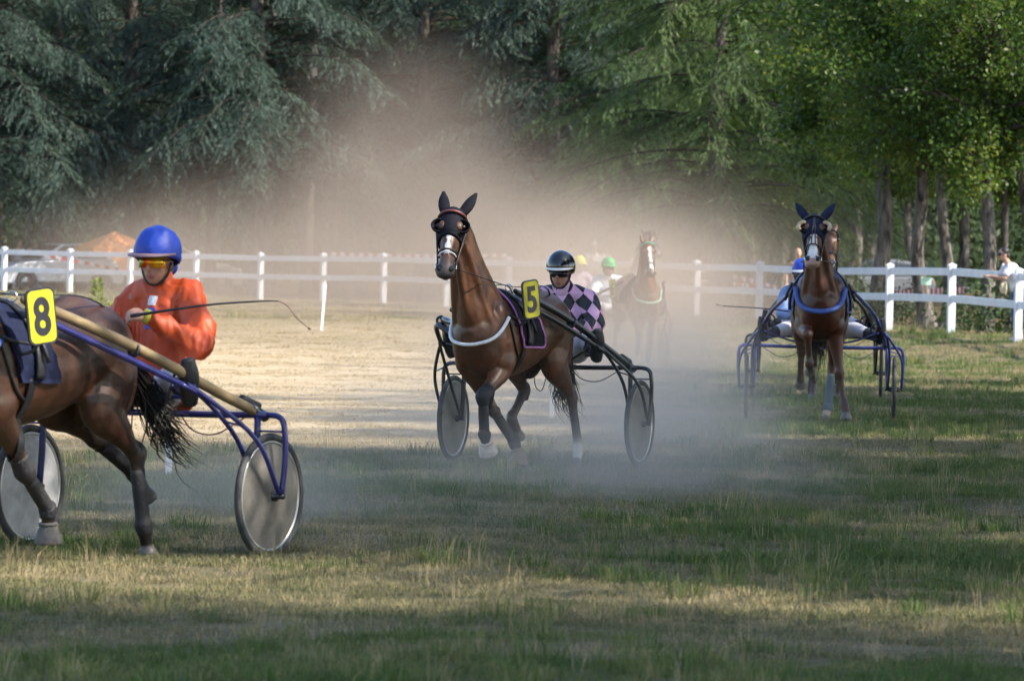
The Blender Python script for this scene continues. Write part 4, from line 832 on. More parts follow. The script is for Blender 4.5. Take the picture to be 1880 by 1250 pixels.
# ------------------------------------------------------------------ sulky
TR = 0.79; WR = 0.345
def make_sulky(loc, th, label, tube_m, o={}):
    root = empty('sulky', (loc[0], loc[1], gz(*loc)), heading_rz(th)); tag(root, label, 'sulky', o.get('group'))
    tipx, tipy, tipz = o.get('tip', (1.82, 0.33, 1.37)); tz0 = tipz; tx0 = tipx; tdy = o.get('tdy', 0.0); r = 0.017; Z = 0.79
    sh_m = o.get('shaft', tube_m); rs_ = o.get('shaft_r', 0.021)
    MB().tube([(0, -TR + 0.02, Z), (0.0, -0.3, Z - 0.01), (0, 0.3, Z - 0.01), (0, TR - 0.02, Z)], r * 1.1, 10, 4).build('crossbar', tube_m, root)
    for s in (1, -1):
        tipz = tz0 - (o.get('far_drop', 0.0) if s < 0 else 0.0); tipx = tx0 - (o.get('far_short', 0.0) if s < 0 else 0.0)
        # fork: outer leg over the wheel and down to the hub, inner leg, brace
        MB().tube([(0, s * (TR - 0.02), Z), (0, s * (TR + 0.05), Z - 0.008), (0, s * (TR + 0.088), Z - 0.06), (-0.01, s * (TR + 0.092), 0.55), (0, s * (TR + 0.078), WR)], r, 8, 5).build('outer_fork', tube_m, root)
        MB().tube([(0, s * (TR - 0.085), Z - 0.005), (0, s * (TR - 0.082), 0.55), (0, s * (TR - 0.068), WR)], r * 1.15, 8, 3).build('inner_fork', tube_m, root)
        MB().tube([(0.0, s * (TR - 0.08), 0.70), (0.0, s * (TR + 0.09), 0.70)], 0.006, 6).build('fork_brace', tube_m, root)
        # curved stays from the shaft down to the hub, either side of the wheel
        for q, y1 in ((0, TR - 0.070), (1, TR + 0.080)):
            MB().tube([(0.72 - 0.06 * q, s * 0.66, 0.96), (0.55, s * (0.70 + 0.03 * q), 0.88), (0.26, s * (TR - 0.055 + 0.125 * q), 0.66), (0.03, s * y1, WR + 0.02)], 0.0135, 8, 5).build('stay', tube_m, root)
        MB().tube([(0.40, s * (TR - 0.06), 0.76), (0.32, s * (TR + 0.03), 0.73)], 0.006, 6).build('stay_brace', tube_m, root)
        # shaft
        pts = [(-0.02, s * (TR - 0.10), Z + 0.01), (0.35, s * 0.66, 0.915), (0.95, s * 0.555, 1.135), (tipx - 0.32, s * 0.42 + tdy * 0.7, tipz - 0.085), (tipx, s * tipy + tdy, tipz), (tipx + 0.10, s * tipy + tdy, tipz + 0.02)]
        MB().tube(pts, [rs_ * 0.95, rs_, rs_, rs_, rs_ * 0.95, rs_ * 0.7], 12, 6).build('shaft', sh_m, root)
        if o.get('under'):
            MB().tube([(0.70, s * 0.655, 0.955), (1.1, s * 0.55, 1.10), (tipx - 0.34, s * 0.44 + tdy * 0.7, tipz - 0.17), (tipx - 0.1, s * (tipy + 0.02) + tdy, tipz - 0.09)], 0.020, 8, 5).build('shaft_tube', tube_m, root)
            MB().torus((1.02, s * 0.545, 1.14), (1, -0.1 * s, 0.35), 0.030, 0.012, 16, 6).build('shaft_clamp', M_LEATHER, root)
            MB().torus((0.58, s * 0.62, 0.985), (1, -0.1 * s, 0.35), 0.030, 0.012, 16, 6).build('shaft_clamp', M_LEATHER, root)
        MB().tube([(0.05, s * (TR - 0.105), Z + 0.04), (-0.09, s * (TR - 0.09), Z - 0.015)], 0.03, 10).build('shaft_socket', M_BLACKTUBE, root)
        MB().tube([(0.10, s * (TR - 0.13), Z + 0.085), (-0.05, s * (TR - 0.11), Z + 0.045)], [0.026, 0.022], 10).build('weight_bar', M_LEATHER, root)
        # foot rest and stirrup
        MB().tube([(0.62, s * 0.68, 0.955), (0.59, s * 0.62, 0.895), (0.59, s * 0.52, 0.885)], 0.012, 8, 3).build('foot_rest', tube_m, root)
        MB().torus((0.585, s * 0.595, 0.975), (1, 0, 0.15), 0.075, 0.010, 18, 6).build('stirrup', M_LEATHER, root)
        # wheel
        wh = empty('wheel'); wh.parent = root; wh.location = (0, s * TR, WR); wh.rotation_euler = (0, random.uniform(0, 6), 0)
        MB().torus((0, 0, 0), (0, 1, 0), WR - 0.019, 0.021, 56, 10).build('tyre', M_TYRE, wh)
        MB().torus((0, 0, 0), (0, 1, 0), WR - 0.047, 0.012, 56, 8).build('rim', M_RIM, wh)
        dm = o.get('disc', {}).get(s, M_DISC); D = MB()
        for z in (1, -1):
            V = [(0, z * 0.030, 0)]; F = []; nn = 48
            for k, (rr, hh) in enumerate(((0.10, 0.0235), (0.22, 0.0145), (WR - 0.048, 0.006))):
                for j in range(nn): V.append((rr * math.cos(2 * math.pi * j / nn), z * hh, rr * math.sin(2 * math.pi * j / nn)))
            for j in range(nn):
                j2 = (j + 1) % nn; F.append((0, 1 + j, 1 + j2))
                for k in range(2): F.append((1 + k * nn + j, 1 + (k + 1) * nn + j, 1 + (k + 1) * nn + j2, 1 + k * nn + j2))
            D.add(V, F)
        D.build('wheel_disc', dm, wh)
        MB().tube([(0, -0.095, 0), (0, 0.095, 0)], 0.016, 12).tube([(0, -0.05, 0), (0, 0.05, 0)], 0.028, 14).build('hub', M_BLACKTUBE, wh)
    # seat
    Se = Blob(); Se.ell((-0.04, 0, Z + 0.055), (0.17, 0.165, 0.045)); Se.ell((-0.17, 0, Z + 0.085), (0.05, 0.15, 0.055)); Se.build('seat', M_SEAT, root, 0.012, 3)
    for s in (1, -1):
        MB().tube([(0.0, s * 0.12, Z), (-0.02, s * 0.13, Z + 0.03)], 0.014, 8).build('seat_mount', tube_m, root)
        MB().tube([(0.10, s * 0.16, Z + 0.03), (0.40, s * 0.36, 0.86), (0.72, s * 0.60, 0.95)], 0.011, 8, 4).build('seat_stay', tube_m, root)
    ca = o.get('cable', M_BLACKTUBE)
    for s in (1, -1): MB().tube([(0, s * 0.20, Z - 0.01), (0.02, s * 0.30, Z - 0.10), (0.02, s * 0.45, Z - 0.115), (0, s * 0.62, Z - 0.02)], 0.0045, 5, 5).build('cable', ca, root)
    MB().tube([(0.02, -0.10, Z - 0.01), (0.05, -0.08, Z - 0.16), (0.06, -0.02, Z - 0.20), (0.04, 0.02, Z - 0.05)], 0.0045, 5, 5).build('loop_cable', ca, root)
    return root

# ------------------------------------------------------------------ people
SKIN = (0.42, 0.24, 0.17)
def hand_shapes(B, wr, dirv, palm_n, col, curl=1.0, sc_=1.0, thumb=1):
    """palm, four curled fingers of unequal length and a thumb from the side of the palm"""
    d = Vector(dirv).normalized(); n = Vector(palm_n); n = (n - d * n.dot(d)).normalized(); s = d.cross(n)
    wr = Vector(wr); pc = wr + d * 0.05 * sc_
    B.tube([wr - d * 0.02, wr + d * 0.02 * sc_, wr + d * 0.06 * sc_, wr + d * 0.09 * sc_], [0.026, 0.034, 0.041, 0.038], [0.020, 0.019, 0.017, 0.014], col, side=tuple(s), n=12)
    for i, L in enumerate((0.066, 0.076, 0.071, 0.056)):
        b = wr + d * 0.085 * sc_ + s * (0.030 - 0.020 * i) * sc_; a = 0; pts = [b - d * 0.02]; p = b; pts.append(p)
        for k in range(3):
            a += R(62 * curl if k else 48 * curl); p = p + (d * math.cos(a) + n * math.sin(a)) * L * sc_ * (0.42, 0.33, 0.25)[k] * 1.1; pts.append(p)
        B.tube([tuple(q) for q in pts], [0.010, 0.0105, 0.0095, 0.009, 0.007], col=col, side=tuple(s), n=8, sub=3)
    b = wr + d * 0.03 * sc_ + s * 0.034 * thumb * sc_
    B.tube([tuple(b), tuple(b + d * 0.03 + s * 0.016 * thumb + n * 0.012), tuple(b + d * 0.055 + s * 0.010 * thumb + n * 0.032), tuple(b + d * 0.07 - s * 0.004 * thumb + n * 0.042)], [0.013, 0.0125, 0.011, 0.008], col=col, n=8, sub=3)

def head_shapes(B, hc, f, u, col, lip=(0.34, 0.13, 0.11), k=1.0):
    """skull, jaw, brow, nose, lips, ears around head centre hc; f = face direction, u = up"""
    f = Vector(f).normalized(); u = Vector(u); u = (u - f * u.dot(f)).normalized(); s = u.cross(f); hc = Vector(hc)
    M = Matrix((f, s, u)).transposed()
    def h(a, b, c_): return hc + (f * a + s * b + u * c_) * k
    B.ell(h(-0.012, 0, 0.028), (0.098 * k, 0.076 * k, 0.092 * k), M, col); B.ell(h(0.022, 0, -0.035), (0.070 * k, 0.060 * k, 0.082 * k), M, col)
    B.ell(h(0.040, 0, -0.088), (0.036 * k, 0.034 * k, 0.026 * k), M, col); B.ell(h(0.062, 0, 0.026), (0.026 * k, 0.056 * k, 0.016 * k), M, col)
    for t in (1, -1): B.ell(h(0.052, 0.036 * t, -0.026), (0.026 * k, 0.022 * k, 0.022 * k), M, col); B.ell(h(-0.008, 0.078 * t, -0.006), (0.018 * k, 0.008 * k, 0.030 * k), M, col)
    B.tube([tuple(h(0.080, 0, 0.016)), tuple(h(0.096, 0, -0.008)), tuple(h(0.108, 0, -0.028)), tuple(h(0.088, 0, -0.040))], [0.010 * k, 0.011 * k, 0.015 * k, 0.010 * k], col=col, side=tuple(s), n=8, sub=3)
    B.ell(h(0.085, 0, -0.060), (0.011 * k, 0.026 * k, 0.006 * k), M, lip); B.ell(h(0.083, 0, -0.071), (0.011 * k, 0.023 * k, 0.0065 * k), M, lip)
    return h, M, (f, s, u)

def limb(B, a, b, c, r, col, n=14):
    a, b, c = (np.array(q, float) for q in (a, b, c))
    B.tube([a, a * 0.6 + b * 0.4, a * 0.12 + b * 0.88, b, b * 0.86 + c * 0.14, b * 0.6 + c * 0.4, c * 0.85 + b * 0.15, c], r, col=col, n=n, sub=3)

def make_person(name, loc, rz, J, label, voxel=0.009, cloth={}, group=None, root_z=None, hand=None):
    """J: joints in the person's own frame (x forward, y left, z up)"""
    root = empty(name, (loc[0], loc[1], gz(loc[0], loc[1]) if root_z is None else root_z), rz); tag(root, label, 'person', group)
    skin = cloth.get('skin', SKIN); B = Blob(); A = {k: np.array(v, float) for k, v in J.items() if k not in ('face', 'up')}
    pel, che, nk, hc = A['pelvis'], A['chest'], A['neck'], A['head']; f = J['face']; up = J.get('up', (0, 0, 1))
    side = A['shL'] - A['shR']; side /= np.linalg.norm(side); fat = cloth.get('fat', 1.0)
    tor = [pel + (pel - che) * 0.12, pel, pel * 0.55 + che * 0.45, che, che * 0.35 + nk * 0.65, nk]
    B.tube(tor, [0.13, 0.155, 0.135, 0.165, 0.11, 0.05], [0.10, 0.11, 0.095, 0.11, 0.075, 0.05], skin, side=side, n=18)
    B.tube([che * 0.3 + nk * 0.7, nk, hc + (nk - hc) * 0.35], [0.062, 0.055, 0.055], col=skin, n=12)
    h, HM, ax = head_shapes(B, hc, f, up, skin, k=cloth.get('head_k', 1.0))
    for s, t in (('L', 1), ('R', -1)):
        limb(B, A['sh' + s], A['el' + s], A['wr' + s], [0.058, 0.048, 0.042, 0.041, 0.041, 0.040, 0.027, 0.025], skin)
        d = A['wr' + s] - A['el' + s]; d /= np.linalg.norm(d); hv = (hand or {}).get(s)
        hand_shapes(B, A['wr' + s], hv[0] if hv else d, hv[1] if hv else (-0.2, 0, -1), skin, thumb=t * (hv[2] if hv else 1))
        limb(B, A['hi' + s], A['kn' + s], A['an' + s], [0.088, 0.078, 0.060, 0.058, 0.056, 0.056, 0.036, 0.034], skin)
        tv = A['to' + s] - A['an' + s]
        B.tube([A['an' + s], A['an' + s] + tv * 0.35, A['to' + s]], [0.036, 0.038, 0.024], [0.036, 0.032, 0.018], skin, n=10)
    body = B.build('body', M_SKIN, root, voxel, 2)
    g = 0.02
    if 'jacket' in cloth:
        Jk = Blob(); sh = cloth.get('short', False); top = cloth.get('collar', 0.75)
        Jk.tube([pel + (pel - che) * cloth.get('hem', 0.10), pel, pel * 0.6 + che * 0.4, che, che * 0.45 + nk * 0.55, che * (1 - top) + nk * top],
                [v * fat for v in (cloth.get('hem_w', 0.172), cloth.get('hem_w', 0.172) * 1.03, 0.172, 0.185, 0.125, 0.068)], [v * fat for v in (0.145, 0.148, 0.138, 0.138, 0.098, 0.066)], side=side, n=20)
        for s in 'LR':
            a, b, c_ = A['sh' + s], A['el' + s], A['wr' + s]
            if sh: Jk.tube([a, a * 0.5 + b * 0.5, a * 0.2 + b * 0.8], [0.078, 0.066, 0.066], n=14)
            else:
                kk = 1 + (fat - 1) * 0.5; cl_ = che * 0.25 + nk * 0.75
                Jk.tube([cl_ + (nk - che) * 0.02, cl_ * 0.55 + a * 0.45 + np.array((0, 0, 0.004)), a, a * 0.75 + b * 0.25], [0.070, 0.078 * kk, 0.080 * kk, 0.078 * kk], n=14)
                limb(Jk, a * 0.93 + b * 0.07, b, c_ * 0.98 + b * 0.02, [v * (1 + (fat - 1) * 0.5) for v in (0.070, 0.080, 0.076, 0.076, 0.072, 0.064, 0.046, 0.036)], (0.5, 0.5, 0.5))
        if not sh and cloth.get('stand', True): Jk.tube([che * 0.2 + nk * 0.8, nk * 1.0 + (nk - che) * 0.06, nk + (hc - nk) * 0.30], [0.085, 0.072, 0.070], [0.085, 0.074, 0.072], n=16)
        Jk.build('jacket' if not sh else 'shirt', cloth['jacket'], root, voxel * 1.15, 3, disp=[(cloth.get('wr', 0.007), 9.0), (cloth.get('wr', 0.007) * 1.5, (16.0, 10.0, 11.0)), (cloth.get('wr', 0.007) * 0.8, (22.0, 30.0, 15.0))])
    if 'trousers' in cloth:
        Tr = Blob(); Tr.tube([pel + (che - pel) * 0.22, pel, pel + (pel - che) * 0.22], [0.150, 0.166, 0.14], [0.118, 0.128, 0.11], side=side, n=18)
        for s in 'LR': limb(Tr, A['hi' + s], A['kn' + s], A['an' + s], [0.108, 0.096, 0.078, 0.076, 0.073, 0.068, 0.048, 0.044], (0.5, 0.5, 0.5))
        Tr.build('trousers', cloth['trousers'], root, voxel * 1.2, 3, disp=[(0.005, 15.0), (0.003, 34.0)])
    for s in 'LR':
        an, to, kn = A['an' + s], A['to' + s], A['kn' + s]; tv = to - an; Bt = Blob(); sh = an + (kn - an) * cloth.get('boot_h', 0.45)
        heel = an - tv * 0.28 + (an - kn) / np.linalg.norm(an - kn) * 0.035; dn = (an - kn) / np.linalg.norm(an - kn)
        Bt.tube([sh, an * 0.8 + kn * 0.2, an + dn * 0.02], [0.068, 0.058, 0.056], n=14)
        Bt.tube([heel, an + dn * 0.045 + tv * 0.1, an + tv * 0.62 + dn * 0.045, to + dn * 0.035 + tv * 0.10], [0.044, 0.052, 0.058, 0.036], [0.050, 0.052, 0.040, 0.024], side=np.cross(tv, dn), n=14)
        Bt.build('boot', cloth.get('boots', M_LEATHER), root, 0.010, 2)
    # head wear
    k = cloth.get('head')
    def ax_pt(a, b, c_): return tuple(h(a, b, c_))
    if k in ('cap', 'helmet'):
        Hm = Blob(); big = cloth.get('big', 1.0 if k == 'cap' else 1.04)
        V = []; F = []; nn, mm = 32, 14                 # shell: dome that ends at the brow in front and low at the nape
        for off in (0.0, -0.012):
            for i in range(mm + 1):
                for j in range(nn):
                    a_ = 2 * math.pi * j / nn; lim = R(93) + R(30) * (0.5 - 0.5 * math.cos(a_)) ** 1.1; t_ = lim * i / mm
                    rx, ry, rz_ = 0.134 * big + off, 0.112 * big + off, 0.128 * big + off
                    V.append(h(-0.012 + rx * math.sin(t_) * math.cos(a_), ry * math.sin(t_) * math.sin(a_), 0.052 + rz_ * math.cos(t_)))
        K = (mm + 1) * nn
        for i in range(mm):
            for j in range(nn):
                q = (i * nn + j, (i + 1) * nn + j, (i + 1) * nn + (j + 1) % nn, i * nn + (j + 1) % nn); F.append(q); F.append(tuple(K + x for x in q[::-1]))
        for j in range(nn): F.append((mm * nn + j, mm * nn + (j + 1) % nn, K + mm * nn + (j + 1) % nn, K + mm * nn + j)[::-1])
        he = MB().add(V, F).build('helmet', cloth['head_m'], root)
        if k == 'cap':    # silk cover: gathered bag at the back and soft folds
            me = he.data; co = np.array([v.co[:] for v in me.vertices]); nr = np.array([v.normal[:] for v in me.vertices])
            q = (co - np.array(h(-0.012, 0, 0.04))); fx = q @ np.array(ax[0]); out = np.where(np.arange(len(co)) < K, 1, 0)
            co += nr * (out * (0.004 * noise3(co, 34) + 0.004 * np.clip(-fx * 9, 0, 1) * np.sin((q @ np.array(ax[2])) * 170)))[:, None]
            me.vertices.foreach_set('co', co.astype(np.float32).ravel())
            MB().ell(h(-0.122, 0, -0.030), (0.032, 0.070, 0.055), HM).build('cover_gather', cloth['head_m'], he)
        pk = []; pf = []; n2 = 22
        for z_ in (0, 1):
            for q_ in (0, 1):
                for j in range(n2 + 1):
                    a_ = R(-72) + R(144) * j / n2; ex = (cloth.get('peak', 0.062) * math.cos(a_) ** 0.9 if q_ else 0); rx, ry = 0.132 * cloth.get('big', 1.0), 0.110 * cloth.get('big', 1.0)
                    pk.append(h(-0.012 + (rx + ex) * math.cos(a_), (ry + ex * 0.6) * math.sin(a_), 0.052 - 0.009 * z_ - cloth.get('droop', 0.35) * ex))
        m_ = n2 + 1
        for j in range(n2):
            pf += [(j, m_ + j, m_ + j + 1, j + 1), (2 * m_ + j, 2 * m_ + j + 1, 3 * m_ + j + 1, 3 * m_ + j), (m_ + j, 3 * m_ + j, 3 * m_ + j + 1, m_ + j + 1)]
        MB().add(pk, pf).build('peak', cloth.get('peak_m', cloth['head_m']), he)
        MB().tube([ax_pt(0.0, 0.084, 0.0), ax_pt(0.015, 0.072, -0.055), ax_pt(0.030, 0.040, -0.104), ax_pt(0.034, 0, -0.116), ax_pt(0.030, -0.040, -0.104), ax_pt(0.015, -0.072, -0.055), ax_pt(0.0, -0.084, 0.0)], 0.009, 6, 4).build('chin_strap', M_LEATHER, he)
    elif k == 'hat':
        Hm = Blob(); Hm.ell(h(-0.01, 0, 0.055), (0.106, 0.086, 0.075), HM); Hm.ell(h(0.09, 0, 0.045), (0.06, 0.07, 0.010), HM); Hm.build('hat', cloth['head_m'], root, 0.010, 2)
    if cloth.get('hair'):
        Hr = Blob(); Hr.ell(h(-0.026, 0, 0.045), (0.096, 0.083, 0.085), HM); Hr.ell(h(-0.075, 0, -0.02), (0.050, 0.066, 0.075), HM)
        if cloth.get('pony'): Hr.ell(h(-0.10, 0, -0.085), (0.030, 0.036, 0.045), HM)
        Hr.build('hair', cloth['hair'], root, 0.010, 2, disp=[(0.004, 40)])
    if cloth.get('glasses'):
        V = []; F = []; n2 = 20
        for off in (0.0, 0.005):
            for z_ in (0, 1):
                for j in range(n2 + 1):
                    b_ = -0.074 + 0.148 * j / n2; sag = 0.0 if z_ else 0.008 * math.exp(-(b_ / 0.014) ** 2); fx = 0.104 - 6.2 * b_ * b_ - (0 if abs(b_) < 0.06 else (abs(b_) - 0.06) * 0.8)
                    V.append(h(fx + off, b_, (0.030 if z_ else -0.026) + sag))
        m_ = n2 + 1
        for j in range(n2):
            F += [(j, j + 1, m_ + j + 1, m_ + j), (2 * m_ + j, 3 * m_ + j, 3 * m_ + j + 1, 2 * m_ + j + 1), (j, 2 * m_ + j, 2 * m_ + j + 1, j + 1), (m_ + j, m_ + j + 1, 3 * m_ + j + 1, 3 * m_ + j)]
        gl = MB().add(V, F).build('glasses', cloth['glasses'], root)
        for t in (1, -1): MB().tube([ax_pt(0.075, 0.074 * t, 0.012), ax_pt(0.0, 0.086 * t, 0.012), ax_pt(-0.05, 0.08 * t, 0.008)], 0.005, 6, 2).build('glasses_arm', M_LEATHER, gl)
    if cloth.get('scarf'):
        Sc = Blob(); Sc.tube([tuple(nk * 1.0 + (che - nk) * 0.25), tuple(nk), tuple(h(0.02, 0, -0.10))], [0.086, 0.082, 0.066], [0.086, 0.085, 0.078], n=16); Sc.build('neck_gaiter', cloth['scarf'], root, 0.010, 2, disp=[(0.005, 30)])
    return root, A, h, ax

def driver_pose(lean=0.0, side=0.0, fwd=0.0, face_yaw=0.0, face_pitch=0.0, hands=(0.30, 0.12, 1.22), torso_up=0.0, oy=0.0):
    pz = 0.93; J = dict(pelvis=(-0.06, 0, pz), chest=(-0.13 + fwd * 0.6, side * 0.6, 1.27 + torso_up), neck=(-0.10 + fwd, side, 1.465 + torso_up), head=(-0.045 + fwd * 1.2, side * 1.15, 1.580 + torso_up))
    for s, t in (('L', 1), ('R', -1)):
        J['sh' + s] = (-0.12 + fwd * 0.85, 0.185 * t + side * 0.9, 1.385 + torso_up); J['wr' + s] = (hands[0], hands[1] * t + side * 0.4, hands[2])
        J['el' + s] = (0.03 + fwd * 0.5, 0.315 * t + side * 0.6, 1.14 + torso_up * 0.5)
        J['hi' + s] = (-0.03, 0.10 * t, 0.915); J['kn' + s] = (0.29, 0.35 * t, 0.985); J['an' + s] = (0.53, 0.585 * t, 0.91); J['to' + s] = (0.60, 0.615 * t, 1.09)
    for k_ in list(J):
        if k_[:2] not in ('an', 'to'): J[k_] = (J[k_][0], J[k_][1] + oy * (0.5 if k_[:2] == 'kn' else 1), J[k_][2])
    J['face'] = (math.cos(R(face_yaw)) * math.cos(R(face_pitch)), math.sin(R(face_yaw)) * math.cos(R(face_pitch)), math.sin(R(face_pitch)))
    return J
def reins(horse_root, H, sul, side_of_hands, m=None):
    """from each bit ring through the terret to the driver's hands; belongs to the horse's harness"""
    bpy.context.view_layer.update(); inv = horse_root.matrix_world.inverted()
    for s in (1, -1):
        hand = inv @ (sul.matrix_world @ Vector(side_of_hands[0 if s > 0 else 1]))
        MB().tube([H(0.505, -0.03, 0.082 * s), tuple(np.array(H(0.46, -0.12, 0.10 * s)) * 0.5 + np.array((0.62, 0.20 * s, 1.62)) * 0.5), (0.30, 0.12 * s, 1.60), (-0.35, 0.16 * s, 1.585), tuple(hand)], [0.008, 0.008, 0.008, 0.008, 0.010], 6, 6, rh=[0.004] * 5).build('rein', m or M_LEATHER, horse_root)

# ------------------------------------------------------------------ the racers
def team(center, th, hx=1.5, hy=0.0, hth=None):
    h, l = local_frame(th); c = Vector((*center, 0)); p = c + h * hx + l * hy
    return (p.x, p.y), (th if hth is None else hth)
ORANGE = creased('orange_race_jacket', (0.47, 0.062, 0.012), 0.55)
BLUECAP = creased('blue_silk_cover', (0.010, 0.045, 0.36), 0.5)
WHITECLOTH = mat('white_breeches', (0.62, 0.60, 0.66), 0.7, var=0.12, scale=14, bump=0.2)
M_GLOVE = mat('yellow_cuff', (0.55, 0.50, 0.05), 0.7, bump=0.2)
def lens_mat():
    m, n, l, b = nodes_of('mirror_lens'); tc = n.new('ShaderNodeTexCoord'); sp = n.new('ShaderNodeSeparateXYZ'); l.new(tc.outputs['Generated'], sp.inputs[0])
    nz = n.new('ShaderNodeTexNoise'); nz.inputs['Scale'].default_value = 3.5; l.new(tc.outputs['Generated'], nz.inputs['Vector'])
    ad = n.new('ShaderNodeMath'); ad.operation = 'MULTIPLY_ADD'; ad.inputs[1].default_value = 0.5; l.new(nz.outputs['Fac'], ad.inputs[0]); l.new(sp.outputs['Y'], ad.inputs[2])
    rp = n.new('ShaderNodeValToRGB'); e = rp.color_ramp.elements
    e[0].position = 0.25; e[0].color = (0.45, 0.42, 0.02, 1); e[1].position = 1.1; e[1].color = (0.75, 0.45, 0.02, 1)
    for p_, c_ in ((0.45, (0.10, 0.30, 0.03)), (0.62, (0.55, 0.03, 0.01)), (0.85, (0.85, 0.22, 0.01))): k = e.new(p_); k.color = (*c_, 1)
    l.new(ad.outputs[0], rp.inputs[0]); l.new(rp.outputs[0], b.inputs['Base Color']); b.inputs['Metallic'].default_value = 0.55; b.inputs['Roughness'].default_value = 0.15
    return m
M_LENS = lens_mat(); M_DARKLENS = mat('dark_lens', (0.008, 0.008, 0.010), 0.08)
def checker_mat():
    m, n, l, b = nodes_of('pink_black_diamonds'); tc = n.new('ShaderNodeTexCoord')
    sp = n.new('ShaderNodeSeparateXYZ'); l.new(tc.outputs['Object'], sp.inputs[0])
    a = n.new('ShaderNodeMath'); a.operation = 'MULTIPLY_ADD'; a.inputs[1].default_value = -0.75; l.new(sp.outputs['X'], a.inputs[0]); l.new(sp.outputs['Y'], a.inputs[2])
    cb = n.new('ShaderNodeCombineXYZ'); l.new(a.outputs[0], cb.inputs[0]); 
    zz = n.new('ShaderNodeMath'); zz.operation = 'MULTIPLY'; zz.inputs[1].default_value = 0.85; l.new(sp.outputs['Z'], zz.inputs[0]); l.new(zz.outputs[0], cb.inputs[1])
    mp = n.new('ShaderNodeMapping'); mp.inputs['Rotation'].default_value = (0, 0, R(45)); l.new(cb.outputs[0], mp.inputs[0])
    ck = n.new('ShaderNodeTexChecker'); ck.inputs['Scale'].default_value = 11.5; ck.inputs['Color1'].default_value = (0.60, 0.34, 0.50, 1); ck.inputs['Color2'].default_value = (0.010, 0.010, 0.014, 1)
    l.new(mp.outputs[0], ck.inputs['Vector']); l.new(ck.outputs[0], b.inputs['Base Color']); b.inputs['Roughness'].default_value = 0.6
    nb = n.new('ShaderNodeTexNoise'); nb.inputs['Scale'].default_value = 30; l.new(tc.outputs['Object'], nb.inputs['Vector'])
    bp = n.new('ShaderNodeBump'); bp.inputs['Strength'].default_value = 0.15; bp.inputs['Distance'].default_value = 0.02; l.new(nb.outputs['Fac'], bp.inputs['Height']); l.new(bp.outputs[0], b.inputs['Normal'])
    return m
PINKCHECK = checker_mat()
PINK = mat('pink_cloth', (0.58, 0.36, 0.52), 0.7, bump=0.3)

# --- number 8, nearest, cut by the frame
C8, T8 = (-2.005, 36.3), 29.4
s8 = make_sulky(C8, T8, 'blue tubed sulky with a thick tan shaft behind the horse number 8', M_BLUETUBE,
                dict(shaft=M_TANSHAFT, shaft_r=0.030, under=True, tip=(1.74, 0.37, 1.385), disc={-1: M_DISC_SUN}, cable=M_REDTUBE))
p8, t8 = team(C8, T8, 1.42, 0.12)
h8, H8 = make_horse(p8, t8, dict(LF=(-38, -46, -4), RF=(48, -35, -50), LH=(-50, -9, -14, 0.04, -0.08), RH=(-60, -60, -38, 0.08, -0.10, 0.02), poll=(1.10, 0, 2.12), head=(0.72, 0, -0.69), tail=(-0.60, 0.12, -0.74)),
    (0.040, 0.0155, 0.008), 'dark bay horse wearing plate number 8, its head outside the frame', 0.0125,
    dict(pad=M_NAVY, number='8', padx=(0.20, 0.52), number_at=(0.50, 0.42, 1.485), collar=M_BLUEPAD, boots=[(0, 'knee', M_BOOTCLOTH), (0, 'cannon', M_BOOTCLOTH), (0, 'bell', M_GREYBELL), (2, 'cannon', M_BOOTCLOTH), (3, 'cannon', M_BOOTCLOTH), (1, 'cannon', M_BOOTCLOTH)], hairs=230, legs=(0.020, 0.012, 0.009)))
J8 = driver_pose(torso_up=0.035, face_yaw=8, face_pitch=-3, hands=(0.30, 0.13, 1.235)); J8['wrL'] = (0.31, 0.17, 1.315); J8['elL'] = (0.05, 0.37, 1.15)
d8, A8, hh8, ax8 = make_person('person', C8, heading_rz(T8), J8, 'driver in orange jacket, blue peaked cap and rainbow mirror sunglasses holding a whip', 0.008,
    dict(jacket=ORANGE, trousers=WHITECLOTH, boots=M_LEATHER, head='cap', head_m=BLUECAP, peak_m=mat('mauve_peak', (0.20, 0.13, 0.16), 0.6), peak=0.075, glasses=M_LENS, hair=mat('grey_brown_hair', (0.10, 0.08, 0.07), 0.6), pony=True, fat=1.10, big=1.10, head_k=1.06, hem_w=0.205, droop=0.12, wr=0.011, hem=0.30, collar=0.86, skin=(0.40, 0.215, 0.15)),
    hand={'L': ((0.75, -0.55, 0.1), (-0.45, -0.6, -0.6), -1), 'R': ((0.8, 0.5, 0.1), (-0.4, 0.6, -0.6), -1)})
# jacket details: blue stripe, badge, yellow cuff
def jacket_patch(root, pts, m, name):
    jk = [o for o in root.children if o.name.startswith('jacket')][0]; bv = bvh_of(jk); V = []
    for off in (0.006, 0.0):
        for p in pts:
            loc, nor, i, d = bv.ray_cast(Vector((1.2, p[0], p[1])), Vector((-1, 0, 0)))
            V.append((loc + nor * off) if loc else Vector((0, p[0], p[1])))
    return V
def strip_patch(root, y0, y1, z0, z1, m, name, ny=5, nz=8):
    pts = [(y0 + (y1 - y0) * i / (ny - 1), z0 + (z1 - z0) * j / (nz - 1)) for j in range(nz) for i in range(ny)]; V = jacket_patch(root, pts, m, name); K = ny * nz; F = []
    for j in range(nz - 1):
        for i in range(ny - 1): a = j * ny + i; F.append((a, a + 1, a + ny + 1, a + ny)); F.append((K + a, K + a + ny, K + a + ny + 1, K + a + 1))
    MB().add(V, F).build(name, m, root)
strip_patch(d8, -0.030, 0.030, 1.245, 1.36, mat('blue_print', (0.02, 0.06, 0.50), 0.5), 'blue_stripe')
strip_patch(d8, -0.022, 0.026, 1.375, 1.425, mat('pale_badge', (0.62, 0.64, 0.70), 0.5, var=0.35, scale=70), 'chest_badge', 4, 4)
